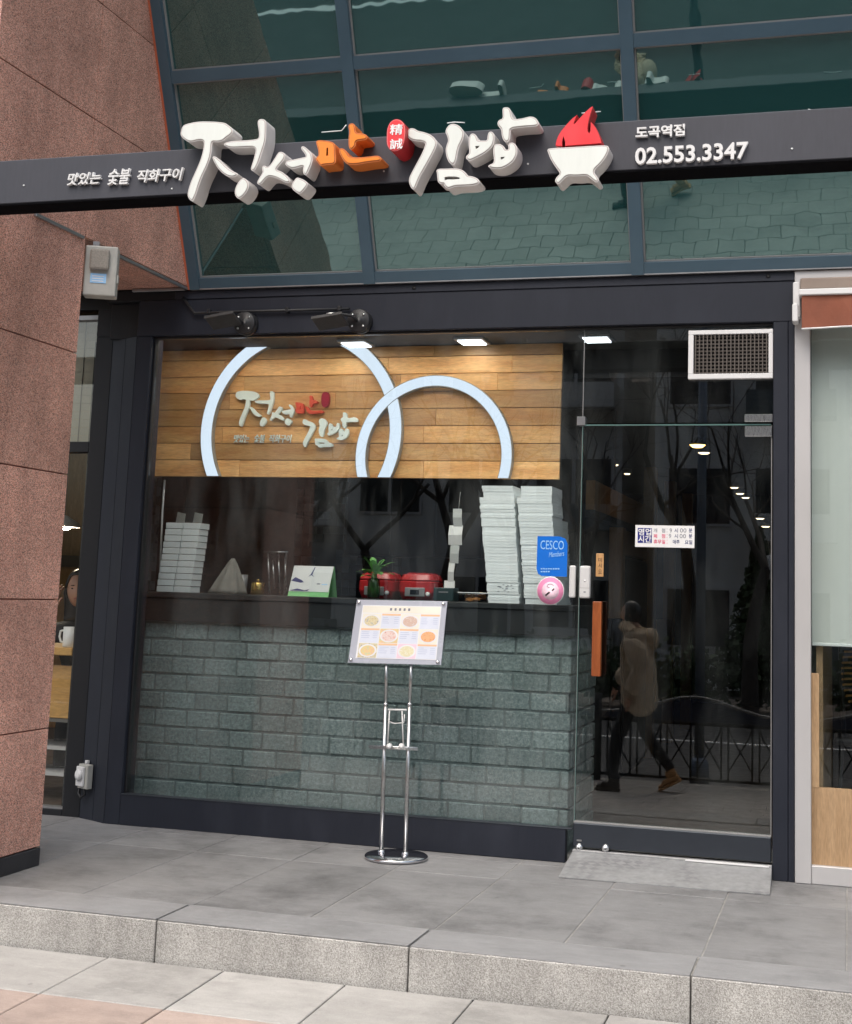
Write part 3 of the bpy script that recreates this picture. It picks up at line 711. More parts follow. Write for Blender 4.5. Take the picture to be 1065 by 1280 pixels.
# vent grille above the door
a, b = at(860, 474, .012), at(967, 411, .012)
vent = thing('vent_grille', 'white framed ventilation grille with dark slats above the door', 'vent', ((a.x + b.x) / 2, .02, a.z))
vx0, vx1, vz0, vz1 = a.x, min(b.x, 1.7035), a.z, min(b.z, ZH - .014)
for q in ((vx0, vx1, vz0, vz0 + .026), (vx0, vx1, vz1 - .022, vz1), (vx0, vx0 + .026, vz0 + .0265, vz1 - .0225), (vx1 - .022, vx1, vz0 + .0265, vz1 - .0225)):
    box('frame', q[0], q[1], .010, .042, q[2], q[3], M['white_metal'], vent, .002)
box('backing', vx0 + .02, vx1 - .018, .039, .0425, vz0 + .02, vz1 - .018, M['black'], vent)
n = 19
for i in range(n):
    x = vx0 + .026 + (vx1 - vx0 - .048) * (i + .5) / n; box('slat', x - .0028, x + .0028, .014, .024, vz0 + .0265, vz1 - .0225, M['grille'], vent)
for i in range(11):
    z = vz0 + .026 + (vz1 - vz0 - .048) * (i + .5) / 11; box('cross_slat', vx0 + .0265, vx1 - .0225, .026, .036, z - .004, z + .003, M['grille'], vent)

# ------------------------------------------------------------------ floodlights and conduit on the lintel
cd = thing('conduit', 'black conduit running along the lintel to the floodlights', 'conduit', (-1, -.02, 2.8))
tube('pipe', [at(229, 372, -.018), at(243, 391.5, -.018), at(300, 389.5, -.018), at(437, 386, -.018)], .0075, M['black_gloss'], cd, 8)
for sx in (262, 360, 425):
    c = at(sx, 390 - (sx - 262) * .023, -.008); box('saddle', c.x - .010, c.x + .010, -.027, -.0005, c.z - .014, c.z + .014, M['black_gloss'], cd, .003)
for (dx, dy, hx, hy, lab) in ((307, 404.5, 279, 401, 'left floodlight on a round black base above the window'), (449.5, 401.5, 413, 402, 'right floodlight on a round black base above the window')):
    c = at(dx, dy, -.03); h = at(hx, hy, -.12)
    fl = thing('floodlight', lab, 'floodlight', c, 'black floodlights on the lintel')
    bs = lathe('base', [(0, -.034), (.022, -.034), (.024, -.026), (.056, -.026), (.063, -.022), (.065, -.012), (.060, -.006), (.060, .006), (.065, .010), (.065, .0295), (0, .0295)], c.x, c.y, M['black_gloss'], fl, 24, 'Y', c.z)
    for k in range(4):
        an = R(45 + 90 * k); lathe('screw', [(0, -.031), (.006, -.031), (.006, -.02), (0, -.02)], c.x + .045 * math.cos(an), c.y, M['steel'], bs, 8, 'Y', c.z + .045 * math.sin(an))
    tube('arm', [(c.x, c.y - .04, c.z), (c.x - .03, c.y - .06, c.z + .02), (h.x + .03, h.y + .01, h.z + .045), (h.x, h.y, h.z + .035)], .0085, M['black_gloss'], fl, 8)
    bm = bmesh.new(); add_box(bm, -.085, .085, -.055, .055, -.008, .008, .003)
    add_box(bm, -.088, .088, -.059, -.051, -.010, .010, .002); add_box(bm, -.06, .06, -.03, .03, .008, .018, .003)
    for v in bm.verts:
        v.co = Matrix.Rotation(R(-8), 3, 'Y') @ (Matrix.Rotation(R(-24), 3, 'X') @ v.co) + h
    from_bm('lamp_head', bm, M['head_grey'], fl)
    tube('yoke', [(h.x - .035, h.y, h.z + .0), (h.x - .02, h.y + .0, h.z + .045), (h.x + .02, h.y, h.z + .045), (h.x + .035, h.y, h.z)], .006, M['steel'] if dx > 400 else M['black_gloss'], fl, 6)

# ------------------------------------------------------------------ grey box at the pier, outlet on the return board
p0 = at(124, 371, -1.0); zt_ = at(124, 309, -1.0).z
eb = thing('electrical_box', 'weathered grey plastic box with blue label beside the pink granite pier', 'box', p0)
RB = Matrix.Rotation(R(24), 3, 'Z')
def eob(name, u0, u1, d0, d1, z0, z1, mat, par, bev=.0):
    bm = bmesh.new(); add_box(bm, u0, u1, d0, d1, z0, z1, bev, 2)
    for v in bm.verts: v.co = Vector((p0.x, p0.y, 0)) + RB @ Vector((v.co.x, v.co.y, 0)) + Vector((0, 0, v.co.z))
    return from_bm(name, bm, mat, par)
eob('body', -.077, .077, -.025, .06, p0.z, zt_, M['grey_plastic'], eb, .007); eob('cover', -.050, .042, -.055, -.0255, zt_ - .125, zt_ - .022, M['cover'], eb, .010)
lb = eob('label', -.045, .030, -.0275, -.0252, p0.z + .062, p0.z + .110, M['pale_blue'], eb)
for i in range(3): eob('print_line', -.036, .018, -.0288, -.0276, p0.z + .070 + i * .012, p0.z + .074 + i * .012, M['white'], lb)
eob('latch', .0775, .085, -.01, .02, p0.z + .07, p0.z + .11, M['grey_plastic'], eb, .002); eob('hanger', -.05, -.02, .02, .05, zt_ + .0005, 2.9455, M['flash'], eb)
c = at(111, 970, .05); ou = thing('wall_outlet', 'small grey weatherproof outlet with a cable on the black side board', 'outlet', c)
u = Vector((-.105, .048, 0)).normalized(); nrm = Vector((u.y, -u.x, 0)); nrm = nrm if nrm.y < 0 else -nrm
def ob(name, u0, u1, d0, d1, z0, z1, mat, par, bev=.003):
    bm = bmesh.new(); add_box(bm, u0, u1, d0, d1, z0, z1, bev, 2)
    for v in bm.verts: v.co = c + (-u) * v.co.x + (-nrm) * v.co.y + Vector((0, 0, v.co.z))
    return from_bm(name, bm, mat, par)
c = Vector((-1.985, .0765, at(111, 970, .06).z))
ob('body', -.045, .045, -.035, -.001, -.068, .062, M['grey_plastic'], ou, .004)
lid = ob('cover', -.047, .02, -.048, -.0352, -.055, .050, M['plastic'], ou, .004)
bm = bmesh.new(); add_lathe(bm, [(0, -.015), (.02, -.015), (.030, -.008), (.030, 0), (0, 0)], 0, 0, 20, 'Y')
for v in bm.verts: v.co = c + (-u) * (v.co.x - .014) + (-nrm) * (v.co.y - .0485) + Vector((0, 0, v.co.z + .005))
from_bm('dial', bm, M['plastic'], ou)
ob('lug', -.012, .008, -.02, -.001, .0625, .082, M['plastic'], ou, .003)
tube('cable', [c + nrm * .02 + Vector((0.0, 0, -.066)), c + nrm * .025 + Vector((.012, 0, -.10)), c + nrm * .025 + Vector((-.018, .01, -.118)), c + nrm * .02 + Vector((-.042, .015, -.098)), c + nrm * .012 + Vector((-.047, .02, -.06))], .0065, M['black_gloss'], ou, 8)

# ------------------------------------------------------------------ door ramp
bm = bmesh.new()
q = [(.750, -.012, .058), (1.702, -.012, .058), (1.712, -.338, .006), (.756, -.358, .006)]
A = [bm.verts.new(v) for v in q]; B = [bm.verts.new((x, y, 0.0015)) for x, y, z in q]
for i in range(4): bm.faces.new((A[i], A[(i + 1) % 4], B[(i + 1) % 4], B[i]))
bm.faces.new(A); bm.faces.new(B)
rp = thing('door_ramp', 'worn checker plate metal ramp in front of the glass door', 'ramp', (1.23, -.18, 0))
from_bm('ramp_plate', bm, M['plate'], rp)
box('threshold', .750, 1.703, -.010, .062, .0015, .068, M['plate'], rp, .002)
box('threshold_strip', 1.30, 1.69, -.022, -.0105, .060, .066, M['white_metal'], rp)

# ------------------------------------------------------------------ menu stand
c0 = atz(491, 1071, .0); sx, sy = -.075, -.245
ms = thing('menu_stand', 'chrome floor stand with a framed food menu board', 'menu stand', (sx, sy, 0))
lathe('base', [(0, .0015), (.150, .0015), (.155, .006), (.155, .014), (.150, .019), (.05, .022), (0, .022)], sx, sy, M['chrome'], ms, 48)
tl, tr, br, bl = at(443.8, 749.5, sy), at(557, 751.5, sy), at(552.8, 831, sy), at(437, 828, sy)
pl0, pr0 = at(476.5, 1068, sy), at(506.5, 1069, sy); pl1, pr1 = at(483, 829, sy), at(514, 831, sy)
plm, prm = at(482, 882, sy), at(512, 882, sy)
def lerp(a, b, t): return a + (b - a) * t
for a_, b_, m_ in ((pl0, pl1, plm), (pr0, pr1, prm)):
    a_ = Vector((a_.x, sy, .021)); po = tube('pole', [a_, m_], .0105, M['steel'], ms, 14)
    tube('pole', [m_, lerp(a_, b_, 1.05)], .0082, M['steel'], ms, 12)
    lathe('collar', [(.0105, 0), (.019, 0), (.019, .010), (.0125, .016), (.0105, .016)], a_.x, sy, M['chrome'], po, 16, 'Z', .021)
    lathe('collar', [(.0085, 0), (.0125, 0), (.0125, .012), (.0085, .012)], m_.x, sy, M['chrome'], po, 16, 'Z', m_.z)
p, q = at(463, 932, sy), at(523.5, 934.5, sy)
tube('cross_rod', [p + Vector((0, -.022, 0)), q + Vector((0, -.022, 0))], .0055, M['steel'], ms, 8); tube('cross_rod', [p + Vector((0, -.010, -.010)), q + Vector((0, -.010, -.010))], .004, M['steel'], ms, 8)
for px in (487, 502):
    k = at(px, 932.5, sy - .03); lathe('knob', [(0, -.014), (.012, -.014), (.014, -.006), (.012, .010), (0, .010)], k.x, k.y, M['plastic'], ms, 12, 'Y', k.z)
wire = [at(484.5, 929, sy - .03), at(487, 886.5, sy - .03), at(502.5, 886.5, sy - .03), at(504, 930, sy - .03)]
tube('wire_holder', wire, .0035, M['white_metal'], ms, 6)
tube('wire_holder', [at(486, 902, sy - .03), at(494, 904.5, sy - .05), at(505, 903, sy - .035), at(505.5, 893, sy - .03)], .0025, M['white_metal'], ms, 6)
tube('wire_holder', [at(485, 887, sy - .03), at(508, 887.5, sy - .03)], .005, M['white_metal'], ms, 6)
# the board: tilted back a little
U = (tr - tl); bw_ = U.length; U.normalize(); V = (bl - tl); bh_ = V.length; V.normalize()
TILT = .0
def bp(u, v, d=0.0):
    """u right 0..1, v down 0..1, d metres towards the viewer"""
    p = lerp(lerp(tl, tr, u), lerp(bl, br, u), v); return Vector((p.x, sy - .022 - d + (1 - v) * .05 - .0, p.z))
def bquad(name, u0, v0, u1, v1, d0, d1, mat, par):
    bm = bmesh.new(); A = [bm.verts.new(bp(u, v, d1)) for u, v in ((u0, v0), (u1, v0), (u1, v1), (u0, v1))]; B = [bm.verts.new(bp(u, v, d0)) for u, v in ((u0, v0), (u1, v0), (u1, v1), (u0, v1))]
    for i in range(4): bm.faces.new((A[i], A[(i + 1) % 4], B[(i + 1) % 4], B[i]))
    bm.faces.new(A); bm.faces.new(B); return from_bm(name, bm, mat, par)
M['acrylic'] = P('frosted acrylic board', (.46, .48, .55), .25, var=.06)
M['menu_paper'] = P('menu sheet', (.80, .81, .84), .35, var=.02)
M['menu_cream'] = P('menu header tint', (.83, .80, .70), .4)
M['menu_orange'] = P('menu heading bar', (.86, .55, .33), .45, var=.05)
M['menu_blue'] = P('menu text block', (.70, .74, .85), .45)
M['menu_text'] = P('menu text line', (.50, .55, .70), .5)
bd = bquad('board', 0, 0, 1, 1, -.006, .0, M['acrylic'], ms)
pa = bquad('menu_sheet', .075, .085, .945, .925, .0002, .0015, M['menu_paper'], ms)
bquad('header', .085, .095, .935, .205, .0016, .0019, M['menu_cream'], pa)
for i in range(5):
    u = .385 + i * .05; bquad('heading_mark', u, .125, u + .022, .165, .002, .0024, M['grey_ink'], pa)
def food(c1, c2, c3, name):
    m, n, out = new_mat(name); v = pos(n); f = noise(n, v, 75, 5, .7)
    finish(n, out, ramp(n, f, [(0.34, c1), (0.5, c2), (0.64, c3)]), .5); return m
FD = [food((.45, .30, .12), (.75, .68, .45), (.30, .32, .36), 'dish one'), food((.70, .72, .75), (.62, .40, .30), (.75, .72, .70), 'dish two'), food((.75, .42, .36), (.80, .70, .66), (.62, .30, .26), 'dish three'), food((.78, .35, .16), (.80, .48, .25), (.72, .25, .10), 'dish four'), food((.75, .45, .38), (.80, .62, .28), (.55, .60, .45), 'dish five'), food((.80, .77, .60), (.72, .66, .40), (.80, .78, .68), 'dish six')]
M['plate_white'] = P('plate print', (.78, .78, .80), .5)
cells = [[1, 0, 1, 0], [0, 1, 0, 1], [1, 0, 1, 0]]; k = 0
for r in range(3):
    for cc in range(4):
        u0, u1 = .09 + cc * .2125, .09 + (cc + 1) * .2125; v0, v1 = .215 + r * .235, .215 + (r + 1) * .235
        if cells[r][cc]:
            bquad('dish_photo', u0 + .004, v0 + .004, u1 - .006, v1 - .006, .0016, .0019, FD[(k + 2) % 6] if k in (2, 4) else M['pink_light'] if k == 5 else M['menu_cream'], pa)
            for rad, dd, mt in ((.098, .0022, M['plate_white']), (.078, .0026, FD[k])):
                bm = bmesh.new(); ce = (u0 + u1) / 2, (v0 + v1) / 2
                ring = [bm.verts.new(bp(ce[0] + rad * math.cos(t * .3142), ce[1] + rad * 1.05 * math.sin(t * .3142), dd)) for t in range(20)]
                bk = [bm.verts.new(bp(ce[0] + rad * math.cos(t * .3142), ce[1] + rad * 1.05 * math.sin(t * .3142), .0019)) for t in range(20)]
                bm.faces.new(ring)
                for t in range(20): bm.faces.new((ring[t], ring[(t + 1) % 20], bk[(t + 1) % 20], bk[t]))
                from_bm('dish', bm, mt, pa)
            k += 1
        else:
            bquad('heading_bar', u0 + .004, v0 + .002, u1 - .004, v0 + .030, .0016, .0021, M['menu_orange'], pa)
            bquad('text_block', u0 + .004, v0 + .034, u1 - .004, v1 - .006, .0016, .0019, M['menu_blue'], pa)
            for l in range(4):
                vv = v0 + .055 + l * .03; bquad('text_line', u0 + .015, vv, u0 + .10 + random.uniform(-.03, .02), vv + .008, .002, .0023, M['menu_text'], pa)
                bquad('text_line', u1 - .07, vv, u1 - .02, vv + .008, .002, .0023, M['menu_text'], pa)
for u, v in ((.03, .04), (.965, .04), (.03, .95), (.965, .955)):
    p = bp(u, v, .002); lathe('screw_cap', [(0, -.010), (.006, -.010), (.0095, -.004), (.0095, .002), (0, .002)], p.x, p.y, M['chrome'], bd, 14, 'Y', p.z)

# ------------------------------------------------------------------ shop interior: room, counter
tag(box('shop_floor', -1.9, 1.9, .86, 11, -.03, .004, M['floor_in']), kind='structure')
tag(box('shop_ceiling', -2.10, 1.9, .125, 11, 2.685, 2.75, M['ceiling']), kind='structure')
rw = thing('shop_walls', 'dark side and back walls inside the shop', 'wall', (0, 5, 0))
box('side_wall', -2.19, -2.10, 1.21, 11, 0, 2.68, M['room_dark'], rw); box('side_wall', 1.84, 1.90, .16, 11, 0, 2.68, M['room_dark'], rw)
box('back_wall', -2.095, 1.84, 10.9, 11, 0, 2.68, M['room_dark'], rw)
kb = thing('kitchen_wall', 'dark kitchen back wall with slate mosaic tiles behind the counter', 'wall', (-1, 3, 0))
box('wall', -2.095, .40, 3.0, 3.1, 0, 2.68, M['room_dark'], kb)
tw = .058
for i in range(15):
    for j in range(16):
        if random.random() < .32: continue
        x = -2.09 + i * tw; z = 1.25 + j * tw
        if i in (3, 4, 5) and random.random() < .7: continue
        box('tile', x + .001, x + tw - .001, 2.985 - random.choice((0, .003)), 2.9995, z + .001, z + tw - .001, M['tile_a'], kb)
lw_ = thing('tiled_side_wall', 'mosaic tiled side wall at the left end of the counter', 'wall', (-2.0, .6, 1.2))
box('wall', -2.19, -2.10, .16, 1.2, 0, 2.68, M['room_dark'], lw_)
for i in range(12):
    for j in range(16):
        if random.random() < .15: continue
        y = .17 + i * tw; z = 1.25 + j * tw
        box('tile', -2.0995, -2.09, y + .001, y + tw - .001, z + .001, z + tw - .001, M['tile_a'], lw_)
cabin = thing('wall_cabinet', 'dark wall cabinet with small white knobs in the kitchen', 'cabinet', (-1.2, 2.8, 1.6))
box('carcass', -1.55, .2, 2.7, 2.98, 1.55, 2.5, M['black_gloss'], cabin, .003)
for i in range(5): box('cabinet_door', -1.545 + i * .348, -1.545 + (i + 1) * .348 - .006, 2.68, 2.699, 1.56, 2.49, M['room_dark'], cabin, .002)
for px in (316, 329, 344):
    k = at(px, 635, 2.67); lathe('knob', [(0, -.012), (.012, -.012), (.012, .008), (0, .008)], k.x, k.y, M['plastic'], cabin, 10, 'Y', k.z)

ct = thing('brick_counter', 'serving counter faced with grey cement bricks behind the window', 'counter', (-.6, .4, 0))
YBK = .20; XBR = at(712.5, 900, YBK).x; XBL = -2.085
box('core', XBL, XBR - .012, YBK + .008, .84, 0, 1.085, M['mortar'], ct)
ZT = 1.245
box('counter_top', XBL, XBR + .02, .158, .90, ZT - .03, ZT, M['counter'], ct, .004)
box('fascia', XBL, XBR + .02, YBK - .030, .88, 1.0855, ZT - .0305, M['counter'], ct, .003)
BL_, BH_ = .196, .0955; rows = 11
bz0 = .035
for r in range(rows):
    z0 = bz0 + r * BH_; z1 = z0 + BH_ - .010
    off = (0 if r % 2 else BL_ / 2) + .03 * math.sin(r * 2.3)
    x = XBL - off
    while x < XBR - .01:
        a, b = max(x, XBL), min(x + BL_ - .009, XBR)
        if b - a > .03:
            dy = random.uniform(-.0035, .0035)
            o = box('brick', round(a, 3), round(b, 3), YBK + dy, YBK + .06 + dy, z0, z1, M['brick'], ct, .005)
        x += BL_
    y = YBK + .068 + (BL_ / 2 if r % 2 else 0) * .9
    if r % 2 == 1: box('brick', XBR - .05, XBR + random.uniform(-.003, .003), YBK + .064, YBK + .064 + BL_ / 2 - .014, z0, z1, M['brick'], ct, .005)
    while y < .86:
        b = min(y + BL_ - .009, .90)
        if b - y > .04: box('brick', XBR - .05, round(XBR + random.uniform(-.003, .003), 4), round(y, 3), round(b, 3), z0, z1, M['brick'], ct, .005)
        y += BL_

# wooden sign panel over the kitchen opening
YW = .46
zb = at(450, 597.5, YW).z; xr = at(700.5, 540, YW).x
wp = thing('wood_sign_panel', 'wood plank panel with lit rings and small shop lettering over the counter', 'sign panel', (-.8, YW, zb))
box('backing', -2.085, xr - .004, YW + .021, YW + .06, zb + .002, 2.68, M['panel_back'], wp)
ph = (at(340, 446, YW).z - at(340, 593.5, YW).z) / 7
z = zb; r = 0
while z < 2.66:
    z1 = min(z + ph, 2.68); x = -2.5 + random.uniform(0, .3)
    xs_ = [-2.085]; x = -2.085 + random.uniform(.3, .9)
    while x < xr - .25: xs_.append(x); x += random.uniform(.55, 1.25)
    xs_.append(xr)
    for a, b in zip(xs_, xs_[1:]):
        dy = random.uniform(-.002, .002); box('plank', a + .0008, b - .0008, YW + dy, YW + .02 + dy, z + .0018, z1 - .0018, M['plank'], wp, .0015)
    z = z1; r += 1
def fitcircle(pts):
    import numpy as np
    A = np.array([[2 * p.x, 2 * p.z, 1] for p in pts]); b = np.array([p.x ** 2 + p.z ** 2 for p in pts]); s_ = np.linalg.lstsq(A, b, rcond=None)[0]
    return s_[0], s_[1], math.sqrt(s_[2] + s_[0] ** 2 + s_[1] ** 2)
YR = YW - .04
def ringpoly(outer, inner, z0, z1):
    cx, cz, ro = fitcircle([at(x, y, YR) for x, y in outer]); rs = [math.hypot(at(x, y, YR).x - cx, at(x, y, YR).z - cz) for x, y in inner]; ri = sum(rs) / len(rs)
    return cx, cz, ro, ri
ZC = 2.70
for outer, inner, top in (([(251, 545), (318, 430), (255, 592), (501, 537), (488, 595), (458, 430)], [(267, 553), (351, 430), (487, 540), (417, 430), (271, 592), (476, 594)], True),
                     ([(543, 467), (641, 565), (639, 592), (446, 560), (590, 480), (475, 500), (620, 512)], [(543, 480), (626, 560), (625, 592), (461, 575), (583, 493)], False)):
    cx, cz, ro, ri = ringpoly(outer, inner, 0, 0)
    # cut the annulus at the panel's lower edge and at the ceiling
    zlo, zhi = zb + .002, 2.682
    def clip(poly, zc, keep_below):
        out = []
        for i in range(len(poly)):
            a, b = poly[i], poly[(i + 1) % len(poly)]; ia = (a[1] <= zc) == keep_below; ib = (b[1] <= zc) == keep_below
            if ia: out.append(a)
            if ia != ib:
                t = (zc - a[1]) / (b[1] - a[1]); out.append((a[0] + (b[0] - a[0]) * t, zc))
        return out
    ro_ = link('light_ring', None, (cx, YR, zb), wp); yy = YR if top else YR - .004; n = 150
    for a0, a1 in ((-90, 90), (90, 270)) if cz + ri > zhi else ((-89.9, 269.9),):
        def part(r1, r2):
            ts = [R(a0 + (a1 - a0) * i / n) for i in range(n + 1)]
            return clip(clip([(cx + r1 * math.cos(t), cz + r1 * math.sin(t)) for t in ts] + [(cx + r2 * math.cos(t), cz + r2 * math.sin(t)) for t in reversed(ts)], zlo, False), zhi, True)
        prism('ring_return', part(ro, ri), yy, YW - .003, M['ring_side'], ro_); prism('ring_face', part(ro - .004, ri + .004), yy - .003, yy + .002, M['ring'], ro_)
# small lettering inside the big ring
M['crimson'] = P('crimson seal', (.30, .008, .03), .4); M['pale_letter'] = P('pale blue grey letter', (.80, .90, .88), .5); M['small_red'] = P('red wood letter', (.66, .07, .035), .5)
YS = YW - .022
def remap(names, srcL, srcR, srcB, srcT, dl, dr, db, dt):
    xs0 = [p[0] for n_ in names for p in LP[n_][0]]; zs0 = [p[1] for n_ in names for p in LP[n_][0]]
    x0, x1, z0, z1 = min(xs0), max(xs0), min(zs0), max(zs0)
    a, b = at(*dl, YS), at(*dr, YS); zb_, zt_ = at(*db, YS).z, at(*dt, YS).z
    f = lambda p: (a.x + (p[0] - x0) / (x1 - x0) * (b.x - a.x), zb_ + (p[1] - z0) / (z1 - z0) * (zt_ - zb_))
    for n_ in names:
        po, ho, co = LP[n_]; prism('small_letter', [f(p) for p in po], YS, YW - .003, M['small_red'] if co else M['pale_letter'], wp, [[f(p) for p in h] for h in ho])
remap(['jieut', 'jieut2', 'eo', 'ieung', 'siot', 'eo2', 'ieung2', 'mieum', 'a', 'nieun'], 0, 0, 0, 0, (294, 500), (404.5, 510), (340, 533), (340, 488))
remap(['giyeok', 'i', 'mieum2', 'bieup', 'a2', 'bieup2'], 0, 0, 0, 0, (378, 530), (447, 530), (410, 559.5), (410, 515.5))
a, b = at(401.5, 509, YS), at(412, 490, YS)
lathe('small_seal', [(0, 0), (1, 0), (1, 1), (0, 1)], 0, 0, M['red_side'], wp, 16) if False else prism('small_seal', chaikin([(a.x, a.z + .02), (a.x, b.z - .02), (a.x + .012, b.z), (b.x - .012, b.z), (b.x, b.z - .02), (b.x, a.z + .02), (b.x - .012, a.z), (a.x + .012, a.z)], 2), YS - .005, YW - .003, M['crimson'], wp)
for body, x0, x1 in (('맛있는', 291, 310.5), ('숯불', 316.5, 330), ('직화구이', 335, 363.5)):
    p, q = at(x0, 553, YS), at(x1, 543, YS); text('small_text', body, p.x, q.x, p.z, q.z, YW - .003, M['pale_letter'], wp, .010, .004, .15)

# ceiling lights over the counter
for px, py, lab in ((449, 432, 'square ceiling light above the large lit ring'), (600, 434, 'square ceiling light above the smaller lit ring'), (750, 428, 'square ceiling light just above the glass door')):
    p = atz(px, py, 2.672); p.y = min(p.y, .335); tl_ = thing('ceiling_light', lab, 'light', p, 'square ceiling lights over the counter')
    box('housing', p.x - .085, p.x + .085, p.y - .085, p.y + .085, 2.668, 2.6845, M['flash'], tl_, .003)
    box('diffuser', p.x - .066, p.x + .066, p.y - .066, p.y + .066, 2.664, 2.6675, M['led'], tl_)
wl = thing('added_wash_lamp', 'added unseen linear lamp behind the window head lighting the wood panel', 'lamp', (-.6, .13, 2.69))  # unseen lamp, added to brighten the wood panel evenly
box('housing', -1.70, .46, .0765, .118, 2.705, 2.735, M['flash'], wl); box('tube', -1.68, .44, .085, .110, 2.688, 2.7045, M['tube'], wl)
a, b = at(686, 474, .70), at(862, 437, .70)
ac = thing('ceiling_bulkhead', 'black bulkhead box hanging beside the wood panel above the door', 'bulkhead', ((a.x + b.x) / 2, .8, a.z))
box('box', a.x, 1.835, .70, .84, a.z, 2.684, M['black'], ac, .004)
box('lip', a.x, 1.83, .69, .699, a.z + .002, a.z + .02, M['black_gloss'], ac)

# ------------------------------------------------------------------ things on the counter
def rest(px, Y): return at(px, 750, Y).x
# left stacks of folded boxes (two columns, leaning a little)
for colu, (pxb, pxt, topn) in enumerate(((195, 202, 11), (216.8, 223.8, 11))):
    for i in range(topn):
        t = i / 10; xa = at(pxb + (pxt - pxb) * t, 745, .42).x; wd = at(216.8, 745, .42).x - at(195, 745, .42).x - .007
        z0 = ZT + i * .0368
        o = thing('food_carton', ('white food carton, %s of the %s stack beside the tiled wall' % (('lowest', 'second from bottom', 'third from bottom', 'fourth from bottom', 'fifth from bottom', 'sixth from bottom', 'fifth from top', 'fourth from top', 'third from top', 'second from top', 'topmost')[i], ('left', 'right')[colu])), 'carton', (xa, .42, z0), 'white food cartons stacked at the left end of the counter')
        j = random.uniform(-.0015, .0015)
        box('body', xa + j, xa + wd + j, .42, .42 + .12, z0 + .0005, z0 + .0340, M['card'], o, .0015)
        box('gap_shade', xa + j + .008, xa + wd + j - .008, .430, .530, z0 + .0341, z0 + .0367, M['grille'], o)  # dark strip standing in for the shade in the gap between cartons
        if i == topn - 1:
            bm = bmesh.new(); ya = .53; q = [(xa, ya, z0 + .037), (xa + wd * .8, ya - .05, z0 + .037), (xa + wd * .75, ya - .03, z0 + .092), (xa, ya + .02, z0 + .105)]
            A = [bm.verts.new(v) for v in q]; B = [bm.verts.new((v[0], v[1] + .003, v[2])) for v in q]
            for k in range(4): bm.faces.new((A[k], A[(k + 1) % 4], B[(k + 1) % 4], B[k]))
            bm.faces.new(A); bm.faces.new(B); from_bm('flap', bm, M['card_in'], o)
# right stacks: tall leaning towers of flat trays
for colu, (b0, b1, t0, t1) in enumerate(((609.5, 648.5, 597, 641), (655.5, 695, 644.5, 688.5))):
    cnt = 40; zt = at(618, 607, .22).z; dz = (zt - ZT) / cnt
    for i in range(cnt):
        t = i / cnt; X0 = at(b0 + (t0 - b0) * t, 757 - 150 * t, .22).x; X1 = at(b1 + (t1 - b1) * t, 757 - 150 * t, .22).x
        if i > cnt - 5: X0 += .022
        z0 = ZT + i * dz
        o = thing('paper_tray', 'flat white paper tray in the %s tall stack by the window' % ('left', 'right')[colu], 'tray', ((X0 + X1) / 2, .3, z0), 'flat trays in the %s tall stack by the window' % ('left', 'right')[colu])
        j = random.uniform(-.0025, .0025)
        key = ('tray', round(X1 - X0, 3))
        bm = bmesh.new(); wdt = X1 - X0
        add_box(bm, -wdt / 2, wdt / 2, -.13, .13, 0, dz * .86, .0004)
        add_box(bm, -wdt / 2 - .0008, wdt / 2 + .0008, -.1306, .1306, dz * .862, dz * .99)
        ob_ = from_bm('tray', bm, M['card'], o, loc=((X0 + X1) / 2 + j, .36 + j, z0))
for i in range(34):
    t = i / 34; X0 = at(700 - 6 * t, 700, .60).x; o = thing('paper_tray', 'flat white paper tray in the dim stack behind the two tall stacks', 'tray', (X0, .6, ZT + i * .0135), 'flat trays in the stack behind')
    bm = bmesh.new(); add_box(bm, -.08, .08, -.09, .09, 0, .0115, .001); add_box(bm, -.082, .082, -.092, .092, .0116, .0132)
    from_bm('tray', bm, M['card'], o, loc=(X0 - .04 + random.uniform(-.004, .004), .63, ZT + i * .0135))
pr = thing('printed_mark', 'small grey printed sketch on the lowest trays of the left tall stack', 'print', at(630, 735, .228))
for k in range(14):
    c = at(630 + random.uniform(-9, 12), 735 + random.uniform(-5, 5), .227); box('ink_mark', c.x - .004, c.x + .006, .2262, .2278, c.z - .0015, c.z + .0015, M['grey_ink'], pr)
